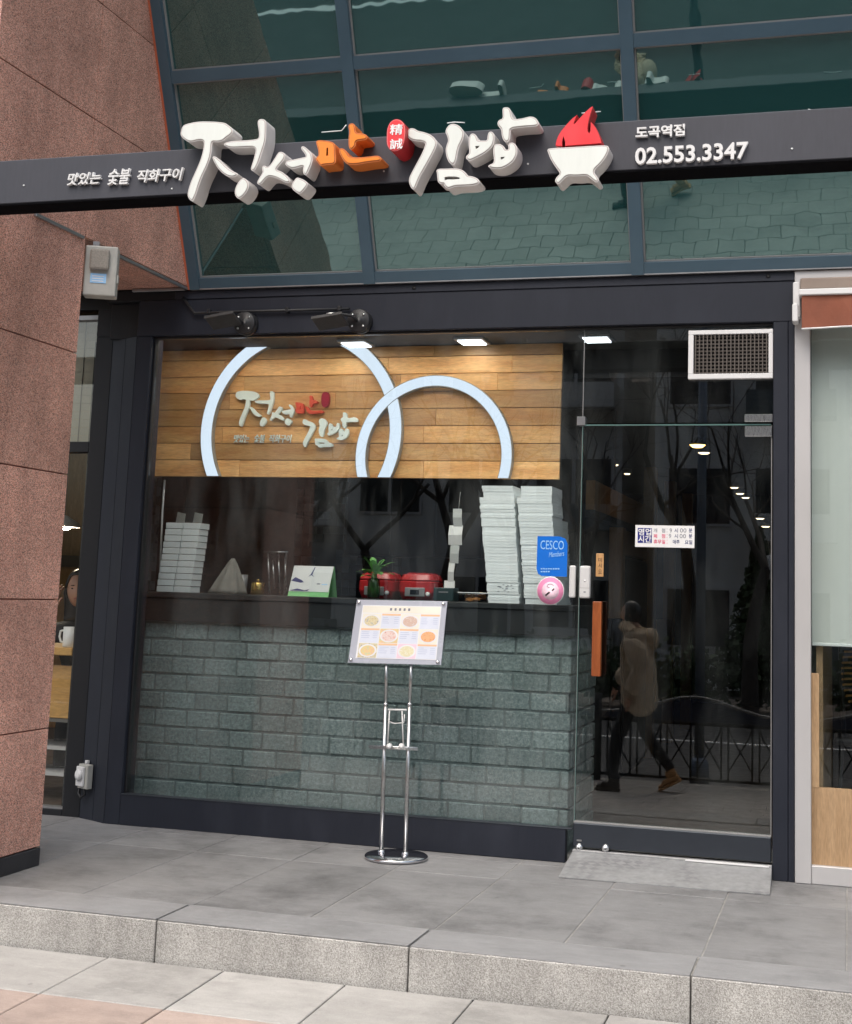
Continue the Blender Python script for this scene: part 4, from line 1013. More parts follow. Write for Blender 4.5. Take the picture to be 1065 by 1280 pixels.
# rice cookers
for px, lab in ((467.5, 'red rice cooker behind the leafy plant'), (518.5, 'red rice cooker beside the dark device')):
    cx = at(px, 735, .40).x; rc = thing('rice_cooker', lab, 'rice cooker', (cx, .52, ZT), 'red rice cookers on the counter')
    def sq(bm, w0, w1, d0, d1, z0, z1, n=24, e=.35):
        A = []; 
        for wv, dv, zv in ((w0, d0, z0), (w1, d1, z1)):
            A.append([bm.verts.new((cx + wv * math.copysign(abs(math.cos(t * 2 * math.pi / n)) ** e, math.cos(t * 2 * math.pi / n)), .52 + dv * math.copysign(abs(math.sin(t * 2 * math.pi / n)) ** e, math.sin(t * 2 * math.pi / n)), zv)) for t in range(n)])
        for t in range(n): f = bm.faces.new((A[0][t], A[0][(t + 1) % n], A[1][(t + 1) % n], A[1][t])); f.smooth = True
        return A
    bm = bmesh.new(); a_ = sq(bm, .090, .105, .10, .115, ZT + .0015, ZT + .045); sq(bm, .105, .104, .115, .114, ZT + .045, ZT + .098); b_ = sq(bm, .104, .100, .114, .110, ZT + .098, ZT + .103); bm.faces.new(a_[0]); bm.faces.new(b_[1])
    from_bm('body', bm, M['cooker'], rc)
    bm = bmesh.new(); a_ = sq(bm, .101, .102, .111, .112, ZT + .1035, ZT + .112); sq(bm, .102, .088, .112, .098, ZT + .112, ZT + .140); b_ = sq(bm, .088, .06, .098, .07, ZT + .140, ZT + .150); bm.faces.new(a_[0]); bm.faces.new(b_[1])
    ld = from_bm('lid', bm, M['cooker'], rc)
    box('steam_cap', cx - .045, cx + .045, .417, .45, ZT + .108, ZT + .124, M['cooker_grey'], ld, .003)
    pn = box('control_panel', cx - .058, cx + .058, .398, .4055, ZT + .020, ZT + .068, M['cooker_grey'], rc, .003)
    box('display', cx - .026, cx + .026, .3955, .3978, ZT + .030, ZT + .056, M['pane'], pn)
    lathe('button', [(0, -.006), (.012, -.006), (.012, .004), (0, .004)], cx + .075, .404, M['plastic'], rc, 12, 'Y', ZT + .035)
# plant in a vase
cx, cy = at(467, 740, .27).x, .27
pv = thing('vase_plant', 'leafy green plant in a small green glass vase on the counter', 'plant', (cx, cy, ZT))
lathe('vase', [(0, .0015), (.030, .0015), (.034, .01), (.036, .05), (.034, .09), (.030, .112), (.027, .112), (.031, .088), (.033, .05), (.031, .012), (0, .006)], cx, cy, M['vase'], pv, 20, 'Z', ZT)
lathe('stems', [(0, .008), (.024, .010), (.026, .05), (.020, .10), (.012, .14), (0, .14)], cx, cy, M['water'], pv, 12, 'Z', ZT)
for k in range(24):
    an = random.uniform(0, 6.28); tl2 = random.uniform(.08, .135); el = random.uniform(-.1, 1.1); b0 = Vector((cx, cy, ZT + random.uniform(.115, .165)))
    d = Vector((math.cos(an) * math.cos(el), math.sin(an) * math.cos(el), math.sin(el))); sdv = d.cross(Vector((0, 0, 1))).normalized() * random.uniform(.016, .026); up_ = sdv.cross(d).normalized()
    bm = bmesh.new(); pts = []
    for t, wv, dr_ in ((0.25, .15, 0), (.5, .9, .004), (.75, 1, 0), (.92, .5, -.008), (1.0, .05, -.013)):
        c = b0 + d * tl2 * t + Vector((0, 0, dr_)); pts.append((bm.verts.new(c - sdv * wv), bm.verts.new(c - up_ * .003), bm.verts.new(c + sdv * wv)))
    for a_, b_ in zip(pts, pts[1:]):
        bm.faces.new((a_[0], a_[1], b_[1], b_[0])); bm.faces.new((a_[1], a_[2], b_[2], b_[1]))
    add_tube(bm, [b0 - Vector((0, 0, .06)), b0, b0 + d * tl2 * .3], .0018, 5)
    from_bm('leaf', bm, M['leaf'], pv)
# hanging chain of paper slips
ps = thing('paper_slip_chain', 'hanging chain of white paper slips near the tall tray stacks', 'paper slips', at(571, 740, .5))
for x0, x1, y0, y1, mt in ((567, 579, 636, 658, 'paper_grey'), (560.5, 578.5, 657, 681, 'paper'), (562, 574, 680, 704, 'paper_grey'), (559.5, 568, 703, 727, 'paper'), (556, 570, 726, 744, 'paper')):
    a, b = at(x0, y1, .50), at(x1, y0, .50); bm = bmesh.new(); sk_ = random.uniform(-.008, .008); cv = random.uniform(.004, .012)
    g0 = []
    for zz, yy, dx in ((a.z, .50, 0), ((a.z + b.z) / 2, .50 - cv, sk_ / 2), (b.z, .503, sk_)): g0.append([bm.verts.new((a.x + dx, yy, zz)), bm.verts.new((b.x + dx, yy - .004, zz)), bm.verts.new((b.x + dx, yy - .002, zz)), bm.verts.new((a.x + dx, yy + .002, zz))])
    for p_, q_ in zip(g0, g0[1:]):
        for k in range(4): bm.faces.new((p_[k], p_[(k + 1) % 4], q_[(k + 1) % 4], q_[k]))
    bm.faces.new(g0[0]); bm.faces.new(g0[-1]); from_bm('slip', bm, M[mt], ps)
tube('string', [at(575.5, 615, .505), at(573, 640, .505)], .0015, M['paper_grey'], ps, 5)
a, b = at(541, 756, .27), at(567, 735, .27)
dv = thing('card_reader', 'dark teal device box between the red cooker and the food tub', 'device', ((a.x + b.x) / 2, .3, ZT))
box('body', a.x, b.x, .27, .37, ZT + .001, b.z, M['teal_box'], dv, .004); box('label_strip', a.x + .03, b.x - .03, .2675, .2698, ZT + .045, ZT + .052, M['cooker_grey'], dv)
a, b = at(573, 757, .24), at(608, 740, .24)
tb = thing('food_tub', 'clear plastic tub of fried food beside the left tall tray stack', 'tub', ((a.x + b.x) / 2, .3, ZT))
box('tub', a.x, b.x, .24, .36, ZT + .0015, b.z - .01, M['tub'], tb, .006, 2); box('lid', a.x - .006, b.x + .006, .235, .365, b.z - .0098, b.z - .004, M['paper'], tb, .002)
for k in range(16):
    x, y, z = random.uniform(a.x + .02, b.x - .03), random.uniform(.255, .34), ZT + random.uniform(.012, .045)
    bm = bmesh.new(); bmesh.ops.create_icosphere(bm, subdivisions=1, radius=.016)
    for v in bm.verts: v.co = Vector((v.co.x * 1.8, v.co.y, v.co.z * .8)) * random.uniform(.85, 1.1) + Vector((x, y, z))
    from_bm('food_piece', bm, M['food'], tb)
# desk calendar
a, b = at(361.5, 750.5, .25), at(414, 708, .25)
ca = thing('desk_calendar', 'desk calendar with a fish picture on a green base', 'calendar', ((a.x + b.x) / 2, .28, ZT))
bm = bmesh.new(); hx = (b.x - a.x); H = b.z - ZT
for (y0, y1, nm, mt, xo, z0) in ((.225, .280, 'front_board', 'cal_green', 0, 0.001), (.345, .286, 'rear_board', 'cal_green', 0.004, .001)):
    bm = bmesh.new(); x0, x1 = a.x + xo, b.x + xo
    A = [bm.verts.new(v) for v in ((x0, y0, ZT + z0), (x1, y0, ZT + z0), (x1, y1, b.z), (x0 + .008, y1, b.z))]; B = [bm.verts.new(v.co + Vector((0, .003, 0))) for v in A]
    for k in range(4): bm.faces.new((A[k], A[(k + 1) % 4], B[(k + 1) % 4], B[k]))
    bm.faces.new(A); bm.faces.new(B); from_bm(nm, bm, M[mt], ca)
def cpt(u, v, d): return Vector((a.x + u * hx + .008 * v, .225 + .055 * v - d, ZT + .001 + v * (H - .001)))
def cpoly(name, pts, d0, d1, mt, par):
    bm = bmesh.new(); A = [bm.verts.new(cpt(u, v, d1)) for u, v in pts]; B = [bm.verts.new(cpt(u, v, d0)) for u, v in pts]
    for k in range(len(pts)): bm.faces.new((A[k], A[(k + 1) % len(pts)], B[(k + 1) % len(pts)], B[k]))
    bm.faces.new(A); bm.faces.new(B); return from_bm(name, bm, mt, par)
pg = cpoly('page', [(0, .16), (.985, .16), (.985, 1.0), (0, 1.0)], .0004, .0025, M['paper'], ca)
cpoly('fish_print', [(0, .50), (.10, .62), (.28, .52), (.33, .46), (.25, .44), (.08, .48)], .0026, .003, M['navy'], pg)
cpoly('fish_print', [(.52, .96), (.54, .96), (.50, .72), (.56, .64), (.48, .70), (.40, .64), (.46, .72)], .0026, .003, M['navy'], pg)
cpoly('fish_print', [(.02, .18), (.2, .25), (.4, .20), (.5, .24), (.46, .18)], .0026, .003, M['navy'], pg)
cpoly('print_line', [(.66, .40), (.74, .40), (.74, .44), (.66, .44)], .0026, .003, M['grey_ink'], pg); cpoly('print_line', [(.78, .39), (.92, .39), (.92, .42), (.78, .42)], .0026, .003, M['pale_blue'], pg)
# cloth cone, cup, brass pot, utensils
cx, cy = at(282, 745, .55).x, .58; hcl = at(286, 698, .55).z - ZT
bm = bmesh.new(); rings = []
for i in range(9):
    t = i / 8; ring = []
    for k in range(28):
        an = k / 28 * 6.283; rr = (.10 * (1 - t) ** .85 + .010) * (1 + .16 * math.sin(an * 7 + 1) * (1 - t * .6))
        ring.append(bm.verts.new((cx + rr * math.cos(an) + .02 * t, cy + rr * .8 * math.sin(an), ZT + .001 + hcl * t)))
    rings.append(ring)
for i in range(8):
    for k in range(28): f = bm.faces.new((rings[i][k], rings[i][(k + 1) % 28], rings[i + 1][(k + 1) % 28], rings[i + 1][k])); f.smooth = True
bm.faces.new(rings[0]); bm.faces.new(rings[-1])
tag(from_bm('draped_cloth', bm, M['cloth']), 'grey cloth draped into a cone beside the stacked cartons', 'cloth')
cx = at(300, 740, .66).x; cu_ = thing('metal_cup', 'pale cup standing behind the draped grey cloth', 'cup', (cx, .66, ZT))
lathe('cup', [(0, .001), (.028, .001), (.034, .115), (.031, .115), (.026, .006), (0, .006)], cx, .68, M['cooker_grey'], cu_, 18, 'Z', ZT)
cx = at(322, 740, .5).x; bp_ = thing('brass_pot', 'small shiny brass pot on the counter behind the window', 'pot', (cx, .5, ZT))
lathe('pot', [(0, .001), (.036, .001), (.040, .01), (.040, .065), (.034, .072), (0, .074)], cx, .5, M['brass'], bp_, 20, 'Z', ZT); lathe('lid_knob', [(0, 0), (.008, 0), (.012, .012), (0, .02)], cx, .5, M['brass'], bp_, 12, 'Z', ZT + .074)
ur = thing('utensil_rack', 'dark rack with hanging steel utensils beside the calendar', 'utensil rack', at(345, 745, .8))
for px, t0, t1 in ((335, 690, 742), (341, 700, 736), (348, 692, 742), (356, 696, 740)):
    tube('utensil', [at(px, t0, .80), at(px + 2, t1, .80)], .005, M['steel'], ur, 6)
tube('hook_bar', [at(330, 690, .815), at(360, 690, .815)], .006, M['steel'], ur, 6); tube('rack_post', [at(358, 690, .815), Vector((at(358, 690, .815).x, .815, ZT + .001))], .007, M['steel'], ur, 6)
tag(tube('hanging_cord', [at(206, 600, .5), at(203, 640, .5), at(201, 690, .5), at(199, 742, .5)], .006, M['plastic']), 'pale cord hanging down behind the stacked cartons', 'cord')

# ------------------------------------------------------------------ stickers and sensor on the glass
YG = .0445
st = thing('blue_sticker', 'blue pest control sticker on the window glass', 'sticker', at(689, 720, YG))
poly = [at(671.9, 670.2, YG), at(700, 670.5, YG), at(707, 673.5, YG), at(709.5, 680, YG), at(708.5, 721, YG), at(677, 720, YG), at(672.5, 717, YG), at(670.8, 711, YG)]
prism('sheet', [(p.x, p.z) for p in poly], YG - .0015, YG, M['blue'], st)
def gt(body, x0, y0, x1, y1, mat, par, bold=0.0, shear=0.0, Y=YG - .0015, slope=0): 
    p, q = at(x0, y1, Y), at(x1, y0, Y); return text('print', body, p.x, q.x, p.z, q.z, Y, mat, par, .0008, bold, shear, slope)
gt('CESCO', 675.5, 676, 705, 686.5, M['pale_blue'], st); gt('Members', 686, 689.5, 705.5, 695.5, M['pale_blue'], st, 0, .3, slope=.12)
for y, w_ in ((711, 25), (714.5, 13)):
    for k in range(int(w_ / 3)): p = at(676 + k * 3, y, YG); box('print_line', p.x, p.x + .009, YG - .0022, YG - .0016, p.z - .003, p.z + .003, M['pale_blue'], st)
c = at(688, 738.5, YG); ns = thing('no_smoking_sticker', 'round pink no smoking sticker below the blue sticker', 'sticker', c)
lathe('disc', [(0, -.0015), (.0715, -.0015), (.0715, 0), (0, 0)], c.x, YG, M['white'], ns, 36, 'Y', c.z); lathe('disc', [(0, -.002), (.068, -.002), (.068, -.0015), (0, -.0015)], c.x, YG, M['pink'], ns, 36, 'Y', c.z)
lathe('disc', [(0, -.0026), (.045, -.0026), (.045, -.002), (0, -.002)], c.x, YG, M['pink_light'], ns, 30, 'Y', c.z)
prism('cigarette', [(c.x - .028, c.z - .022), (c.x - .022, c.z - .028), (c.x + .0, c.z - .010), (c.x - .006, c.z - .003)], YG - .0032, YG - .0027, M['black'], ns)
prism('cigarette', [(c.x + .006, c.z + .004), (c.x + .012, c.z - .002), (c.x + .022, c.z + .008), (c.x + .018, c.z + .014)], YG - .0032, YG - .0027, M['black'], ns)
bm = bmesh.new(); add_tube(bm, [(c.x + .016 * math.cos(t) + (-.004 if t > 3 else 0), YG - .003, c.z + .026 + .009 * math.sin(t)) for t in [k * .6 for k in range(9)]], .0012, 5); from_bm('smoke_line', bm, M['grey_ink'], ns)
YD = .0255
hsn = thing('opening_hours_sign', 'white opening hours sign on the glass door', 'sign', at(831, 684, YD))
a, b = at(794, 683.5, YD), at(868.3, 657.5, YD)
box('plate', a.x, b.x, YD - .003, YD - .0003, a.z, b.z, M['white'], hsn)
Y3 = YD - .003
a, b = at(797, 678.5, Y3), at(815, 660.2, Y3); box('navy_block', a.x, b.x, Y3 - .0008, Y3 - .0001, a.z, b.z, M['navy_ink'], hsn)
Y4 = Y3 - .0008
gt('영업', 797.8, 660.8, 814.2, 669, M['white'], hsn, .02, 0, Y4); gt('시간', 797.8, 669.6, 814.2, 678, M['white'], hsn, .02, 0, Y4)
for (body, x0, x1, yy, mt, bd_) in (('개', 817, 821.5, 0, 'grey_ink', .01), ('점', 827, 831.5, 0, 'grey_ink', .01), (':', 833.5, 834.2, 0, 'grey_ink', 0), ('9', 837, 840, 0, 'grey_ink', 0), ('시', 843, 847.5, 0, 'navy', .01), ('00', 850, 858, 0, 'grey_ink', 0), ('분', 861, 865.3, 0, 'navy', .01),
                                ('폐', 817, 821.5, 7, 'red_ink', .01), ('점', 827, 831.5, 7, 'red_ink', .01), (':', 833.5, 834.2, 7, 'red_ink', 0), ('9', 836, 839, 7, 'grey_ink', 0), ('시', 843, 847.5, 7, 'navy', .01), ('00', 849.5, 857.5, 7, 'grey_ink', 0), ('분', 861, 865.3, 7, 'navy', .01),
                                ('휴무일', 817, 831.5, 14, 'red_ink', .01), (':', 833.5, 834.2, 14, 'red_ink', 0), ('매주', 841, 849.5, 14.3, 'navy', .01), ('요일', 856, 865.3, 14.6, 'navy', .01)):
    gt(body, x0, 660.5 + yy, x1, 665.6 + yy, M[mt], hsn, bd_, 0, Y3)
tg = thing('wooden_door_tag', 'small light wood tag with dark characters on the glass door', 'tag', at(750, 720, YD))
a, b = at(744.8, 720.8, YD), at(755, 692, YD); box('plate', a.x, b.x, YD - .006, YD - .0003, a.z, b.z, M['tag_wood'], tg, .0025, 2)
for ch, y in (('미', 700), ('시', 707), ('오', 714.5)): gt(ch, 747.8, y - 2.6, 752.4, y + 2.6, M['ink'], tg, .01, 0, YD - .006)
sn = thing('door_sensor', 'two part white magnetic contact sensor at the edge of the glass door', 'sensor', at(724, 747, .0))
a, b = at(711, 747, .03), at(720, 707, .03); box('magnet', a.x, b.x, .024, .0444, a.z, b.z, M['plastic'], sn, .008, 3)
a, b = at(722.2, 747.5, .0), at(738, 707.5, .0); sb = box('sensor_body', a.x + .008, b.x, -.012, .0252, a.z, b.z, M['plastic'], sn, .009, 3)
box('cover_seam', a.x + .010, b.x - .002, -.0128, -.0118, a.z + .050, a.z + .052, M['grey_plastic'], sb); p = (a.x + b.x) / 2 + .006
lathe('button', [(0, -.0015), (.006, -.0015), (.006, .001), (0, .001)], p, -.012, M['white'], sb, 12, 'Y', a.z + .088); box('keyhole_mark', p - .005, p + .005, -.0135, -.0125, a.z + .028, a.z + .034, M['grey_ink'], sb)

# ------------------------------------------------------------------ deeper shop: wood partition, lamps
wd = thing('wood_partition', 'amber wood partition and bulkhead along the left side of the shop aisle', 'partition', (.7, 3, 0))
for i in range(6):
    y0 = 1.74 + i * .43; box('bulkhead_board', .44, .50, y0, y0 + .427, 1.845, 2.035, M['wood_in'], wd, .002)
box('bulkhead_base', .43, .503, 1.73, 4.33, 1.80, 1.844, M['black'], wd)
for y in (2.86, 4.5, 5.8, 7.2): box('post', .40, .50, y, y + .12, 1.15 if y < 4.4 else .005, 1.799 if y < 4.4 else 2.4, M['wood_in'], wd, .003)
box('wall_board', .40, .45, 3.0, 4.4, 1.62, 1.799, M['wood_in'], wd); box('low_wall', .40, .50, 4.7, 5.6, .45, 1.12, M['wood_in'], wd)
fr = thing('dark_cabinet', 'tall dark cabinet along the aisle inside the shop', 'cabinet', (.6, 3.6, 0))
box('carcass', .30, .46, 3.15, 4.3, .005, 1.6, M['black_gloss'], fr, .004); box('cabinet_door', .461, .475, 3.17, 4.28, .04, 1.58, M['black'], fr, .003)
q = atz(872, 553, 2.36); pl_ = thing('pendant_lamp', 'glowing yellow pendant lamp inside the shop', 'lamp', q)
tube('cord', [(q.x, q.y, 2.684), (q.x, q.y, 2.42)], .004, M['black'], pl_, 6); lathe('shade', [(.012, .06), (.055, .02), (.068, 0), (.062, 0), (.05, .017), (.012, .045)], q.x, q.y, M['brass'], pl_, 20, 'Z', 2.34)
lathe('bulb', [(0, -.018), (.035, -.014), (.055, .004), (.035, .02), (0, .02)], q.x, q.y, M['warm'], pl_, 16, 'Z', 2.34)
words_ = ['nearest', 'second', 'third', 'fourth', 'fifth', 'sixth']
for row, pts in (('left', [(769, 581), (784, 592), (797, 601), (809, 610)]), ('right', [(880, 566), (912, 600), (918, 609.5), (925, 617), (932, 622)]), ('far right', [(950, 648), (957, 658)])):
    for k, (px, py) in enumerate(pts):
        q = atz(px, py, 2.55) if py < 600 else at(px, py, 9.0 + .35 * k)
        q.y = min(q.y, 10.6); zc = at(px, py, q.y).z; xx = at(px, py, q.y).x
        dl = thing('downlight', '%s warm downlight of the %s row deep inside the shop' % (words_[k], row), 'downlight', (xx, q.y, zc), 'warm downlights inside the shop')
        rr = .05 if row != 'left' else .032
        lathe('housing', [(0, .0), (rr + .015, .0), (rr + .015, .05), (0, .05)], xx, q.y, M['flash'], dl, 18, 'Z', zc); lathe('lens', [(0, -.012), (rr * .7, -.010), (rr, -.0005), (0, -.0005)], xx, q.y, M['warm2'], dl, 18, 'Z', zc)
        tube('rod', [(xx, q.y, zc + .051), (xx, q.y, 2.684)], .006, M['black'], dl, 6)

# ------------------------------------------------------------------ neighbour on the left: window, blind, table, guest
nl = thing('neighbour_window', 'dark framed window of the neighbouring cafe behind the granite pier', 'window', (-2.2, .1, 0))
def nx(px, Y=.11): return at(px, 700, Y).x
YN = .105
box('post', -2.150, -2.040, YN, .19, 0, 2.70, M['frame_dark'], nl, .003)
box('head', -3.6, -2.036, YN, .19, 2.862, 2.945, M['frame_dark'], nl); box('head_bar', -3.6, -2.1505, YN + .01, .18, 2.805, 2.83, M['flash'], nl)
box('post_top', -2.150, -2.036, YN + .001, .19, 2.7005, 2.8615, M['frame_dark'], nl)
box('transom', -3.6, -2.1505, YN, .19, at(100, 565, YN).z, at(100, 552, YN).z, M['frame_dark'], nl, .002)
box('bottom_rail', -3.6, -2.1505, YN, .19, 0.0, at(75, 1012, YN).z, M['frame_dark'], nl, .002); box('bottom_bead', -3.6, -2.1505, YN + .01, .18, at(75, 1012, YN).z + .0005, at(75, 1010, YN).z, M['flash'], nl)
box('glass', -3.6, -2.151, .145, .152, at(75, 1010, YN).z, at(100, 565, YN).z, M['clear_glass'], nl); box('glass', -3.6, -2.151, .145, .152, at(100, 552, YN).z, 2.804, M['door_glass'], nl)
bl_ = thing('slat_blind', 'beige slat blind in the upper neighbouring window', 'blind', (-2.5, .22, 2.1))
zz = at(100, 554, .2).z
for i in range(16): box('slat', -3.5, -2.10, .20, .206, zz + i * .047, zz + i * .047 + .0455, M['blind_left'], bl_)
box('ladder_cord', at(103, 480, .197).x - .004, at(103, 480, .197).x, .195, .1985, zz, 2.83, M['grille'], bl_)
tag(box('cafe_floor', -5, -2.04, .2, 5, -.03, .004, M['floor_in']), kind='structure')
cw = thing('cafe_walls', 'brown walls and ceiling inside the neighbouring cafe', 'wall', (-3.5, 4, 0))
box('back_wall', -5, -2.2, 4.0, 4.1, .005, 2.9, M['wood_in'], cw); box('ceiling', -5, -2.2, .2, 4.0, 2.9, 2.95, M['ceiling'], cw); box('side_wall', -5.1, -5.0, .2, 4.0, .005, 2.9, M['room_wall'], cw)
box('shelf', -4.9, -2.21, 3.8, 3.999, 1.42, 1.52, M['black'], cw)
tbx = thing('cafe_table', 'orange birch table with a hanging front board beside the neighbouring window', 'table', (-3, .6, 0))
zt = at(80, 809, .42).z
box('table_top', -4.2, -2.32, .36, .90, zt - .045, zt, M['table_wood'], tbx, .004)
p = at(75, 898, .42); box('front_board', -4.2, -2.30, .42, .445, p.z, at(75, 832, .42).z, M['table_wood'], tbx, .003)
for x in (-4.1, -2.45): box('leg', x, x + .05, .80, .85, .005, zt - .046, M['black_gloss'], tbx)
for i, z in enumerate((.15, .30, .46)): box('under_shelf', -4.2, -2.30, .50, .80, z, z + .02, M['grey_alu'], tbx)
c = at(87, 795, .45); mg = thing('white_mug', 'white mug on the orange table beside the neighbouring window', 'mug', (c.x, .45, zt))
lathe('mug', [(0, .001), (.046, .001), (.048, .006), (.048, .118), (.044, .118), (.043, .008), (0, .007)], c.x, .47, M['plastic'], mg, 24, 'Z', zt)
tube('handle', [(c.x - .046, .47, zt + .098), (c.x - .075, .47, zt + .092), (c.x - .080, .47, zt + .06), (c.x - .070, .47, zt + .03), (c.x - .046, .47, zt + .025)], .0065, M['plastic'], mg, 8)

q = at(80, 659, 1.6); cl = thing('cafe_pendant', 'small white pendant lamp inside the neighbouring cafe', 'lamp', q)
tube('cord', [(q.x, 1.6, q.z + .08), (q.x, 1.6, 2.899)], .004, M['black'], cl, 6); lathe('shade', [(.02, .08), (.10, .03), (.12, 0), (.11, 0), (.09, .025), (.02, .065)], q.x, 1.6, M['plastic'], cl, 20, 'Z', q.z)
lathe('bulb', [(0, -.02), (.035, -.015), (.05, .01), (.03, .03), (0, .03)], q.x, 1.6, M['cafe_bulb'], cl, 14, 'Z', q.z)

# guest: seated, hand raised to the cheek
def person_parts(): pass
hc = at(100, 737, 1.05); hx_, hy_, hz_ = hc.x - .012, 1.05, hc.z
gu = thing('person', 'seated person in a black jacket resting a hand against the face beside the mug', 'person', (hx_, 1.1, 0))
V_ = [(hx_, 1.16, .50), (hx_, 1.15, .72), (hx_, 1.14, hz_ - .44), (hx_, 1.13, hz_ - .28), (hx_, 1.10, hz_ - .19), (hx_, 1.08, hz_ - .11),
      (hx_ + .17, 1.13, hz_ - .27), (hx_ + .24, 1.06, hz_ - .50), (hx_ + .12, .86, zt + .05),
      (hx_ - .17, 1.13, hz_ - .27), (hx_ - .22, 1.00, hz_ - .48), (hx_ - .13, .88, hz_ - .27), (hx_ - .10, .93, hz_ - .17),
      (hx_ + .11, 1.15, .50), (hx_ + .14, .80, .50), (hx_ + .14, .78, .10), (hx_ - .11, 1.15, .50), (hx_ - .14, .80, .50), (hx_ - .14, .78, .10)]
E_ = [(0, 1), (1, 2), (2, 3), (3, 4), (4, 5), (3, 6), (6, 7), (7, 8), (3, 9), (9, 10), (10, 11), (11, 12), (0, 13), (13, 14), (14, 15), (0, 16), (16, 17), (17, 18)]
RD = [(.14, .12), (.13, .11), (.15, .11), (.13, .09), .055, .05, .07, .055, .045, .07, .055, .042, .034, .09, .075, .055, .09, .075, .055]
from_bm('body', skin_bm(V_, E_, RD, 1, 0), M['black_gloss'] if False else P('black jacket cloth', (.014, .014, .016), .85), gu)
def head(cx, cy, cz, yaw, par, skinm, hairm, long=True, sc=1.0):
    """head of ~23 cm with nose, brow, eyes, mouth, ears; yaw 0 looks towards -Y"""
    Rm = Matrix.Rotation(yaw, 3, 'Z'); C0 = Vector((cx, cy, cz))
    bm = bmesh.new(); bmesh.ops.create_uvsphere(bm, u_segments=28, v_segments=22, radius=1.0)
    for v in bm.verts:
        x, y, z = v.co; w_ = .073 * (1 - .22 * max(0, -z) ** 1.5); d_ = .092
        px_, py_, pz_ = x * w_, y * d_, z * .115
        if y < 0:
            py_ += -.006 * math.exp(-((z + .75) / .25) ** 2)                           # chin
            py_ += -.024 * math.exp(-(x / .16) ** 2 - ((z + .16) / .20) ** 2)           # nose
            py_ += .009 * math.exp(-((abs(x) - .38) / .16) ** 2 - ((z - .06) / .10) ** 2) # eye sockets
            py_ += -.005 * math.exp(-(x / .30) ** 2 - ((z + .48) / .07) ** 2)           # lips
        v.co = C0 + Rm @ (Vector((px_, py_, pz_)) * sc)
    for f in bm.faces: f.smooth = True
    hd_ = from_bm('head', bm, skinm, par)
    for sx_ in (-1, 1):
        for nm, off, r_, mt in (('eye', (sx_ * .029, -.0765, .006), (.011, .006, .0045), hairm), ('eyebrow', (sx_ * .029, -.083, .026), (.017, .004, .003), hairm), ('ear', (sx_ * .074, .008, -.006), (.010, .018, .032), skinm)):
            bm = bmesh.new(); bmesh.ops.create_uvsphere(bm, u_segments=10, v_segments=8, radius=1)
            for v in bm.verts: v.co = C0 + Rm @ (Vector((off[0] + v.co.x * r_[0], off[1] + v.co.y * r_[1], off[2] + v.co.z * r_[2])) * sc); 
            for f in bm.faces: f.smooth = True
            from_bm(nm, bm, mt, hd_)
    bm = bmesh.new(); bmesh.ops.create_uvsphere(bm, u_segments=12, v_segments=8, radius=1)
    for v in bm.verts: v.co = C0 + Rm @ (Vector((v.co.x * .020, -.088 + v.co.y * .006, -.055 + v.co.z * .006)) * sc)
    from_bm('mouth', bm, P('lips', (.40, .14, .11), .4), hd_)
    bm = bmesh.new(); bmesh.ops.create_uvsphere(bm, u_segments=28, v_segments=20, radius=1)
    for v in list(bm.verts):
        x, y, z = v.co
        X_, Y_, Z_ = x * .085, y * .104 + .012, z * .122 + .010
        if y < -.25 and z < .62: Y_ = max(Y_, -.045); X_ = math.copysign(max(abs(X_), .070 if z < .3 else .05), x) if abs(x) > .08 else X_; Y_ = max(Y_, -.03 if abs(x) < .6 else -.05)
        if long and z < -.1: Z_ -= .10 * min(1, (-z)); X_ *= 1.08
        v.co = C0 + Rm @ (Vector((X_, Y_, Z_)) * sc)
    for f in bm.faces: f.smooth = True
    from_bm('hair', bm, hairm, par)
    return hd_
head(hx_, 1.05, hz_, R(28), gu, M['skin'], M['hair'], True)
# raised hand: palm with five bent fingers
hb = Vector((hx_ - .115, .93, hz_ - .135))
HV = [hb, hb + Vector((.005, .01, .05)), hb + Vector((.01, .02, .085))]; HE = [(0, 1), (1, 2)]; HR = [(.03, .018), (.036, .018), (.034, .015)]
for k, (dx, ln) in enumerate(((-.030, .075), (-.010, .085), (.010, .08), (.028, .065))):
    b0 = len(HV); HV += [hb + Vector((dx + .01, .02, .095)), hb + Vector((dx + .018, .035 - .02, .095 + ln * .5)), hb + Vector((dx + .035, .045, .095 + ln * .85))]; HE += [(2, b0), (b0, b0 + 1), (b0 + 1, b0 + 2)]; HR += [.0095, .0085, .0075]
b0 = len(HV); HV += [hb + Vector((.035, .0, .03)), hb + Vector((.060, .0, .055)), hb + Vector((.070, .01, .085))]; HE += [(0, b0), (b0, b0 + 1), (b0 + 1, b0 + 2)]; HR += [.011, .0095, .008]
from_bm('hand', skin_bm(HV, HE, HR, 1, 0), M['skin'], gu)
tube('cuff', [hb + Vector((-.004, -.004, -.05)), hb + Vector((0, 0, .012))], [.044, .038], M['white'], gu, 14)

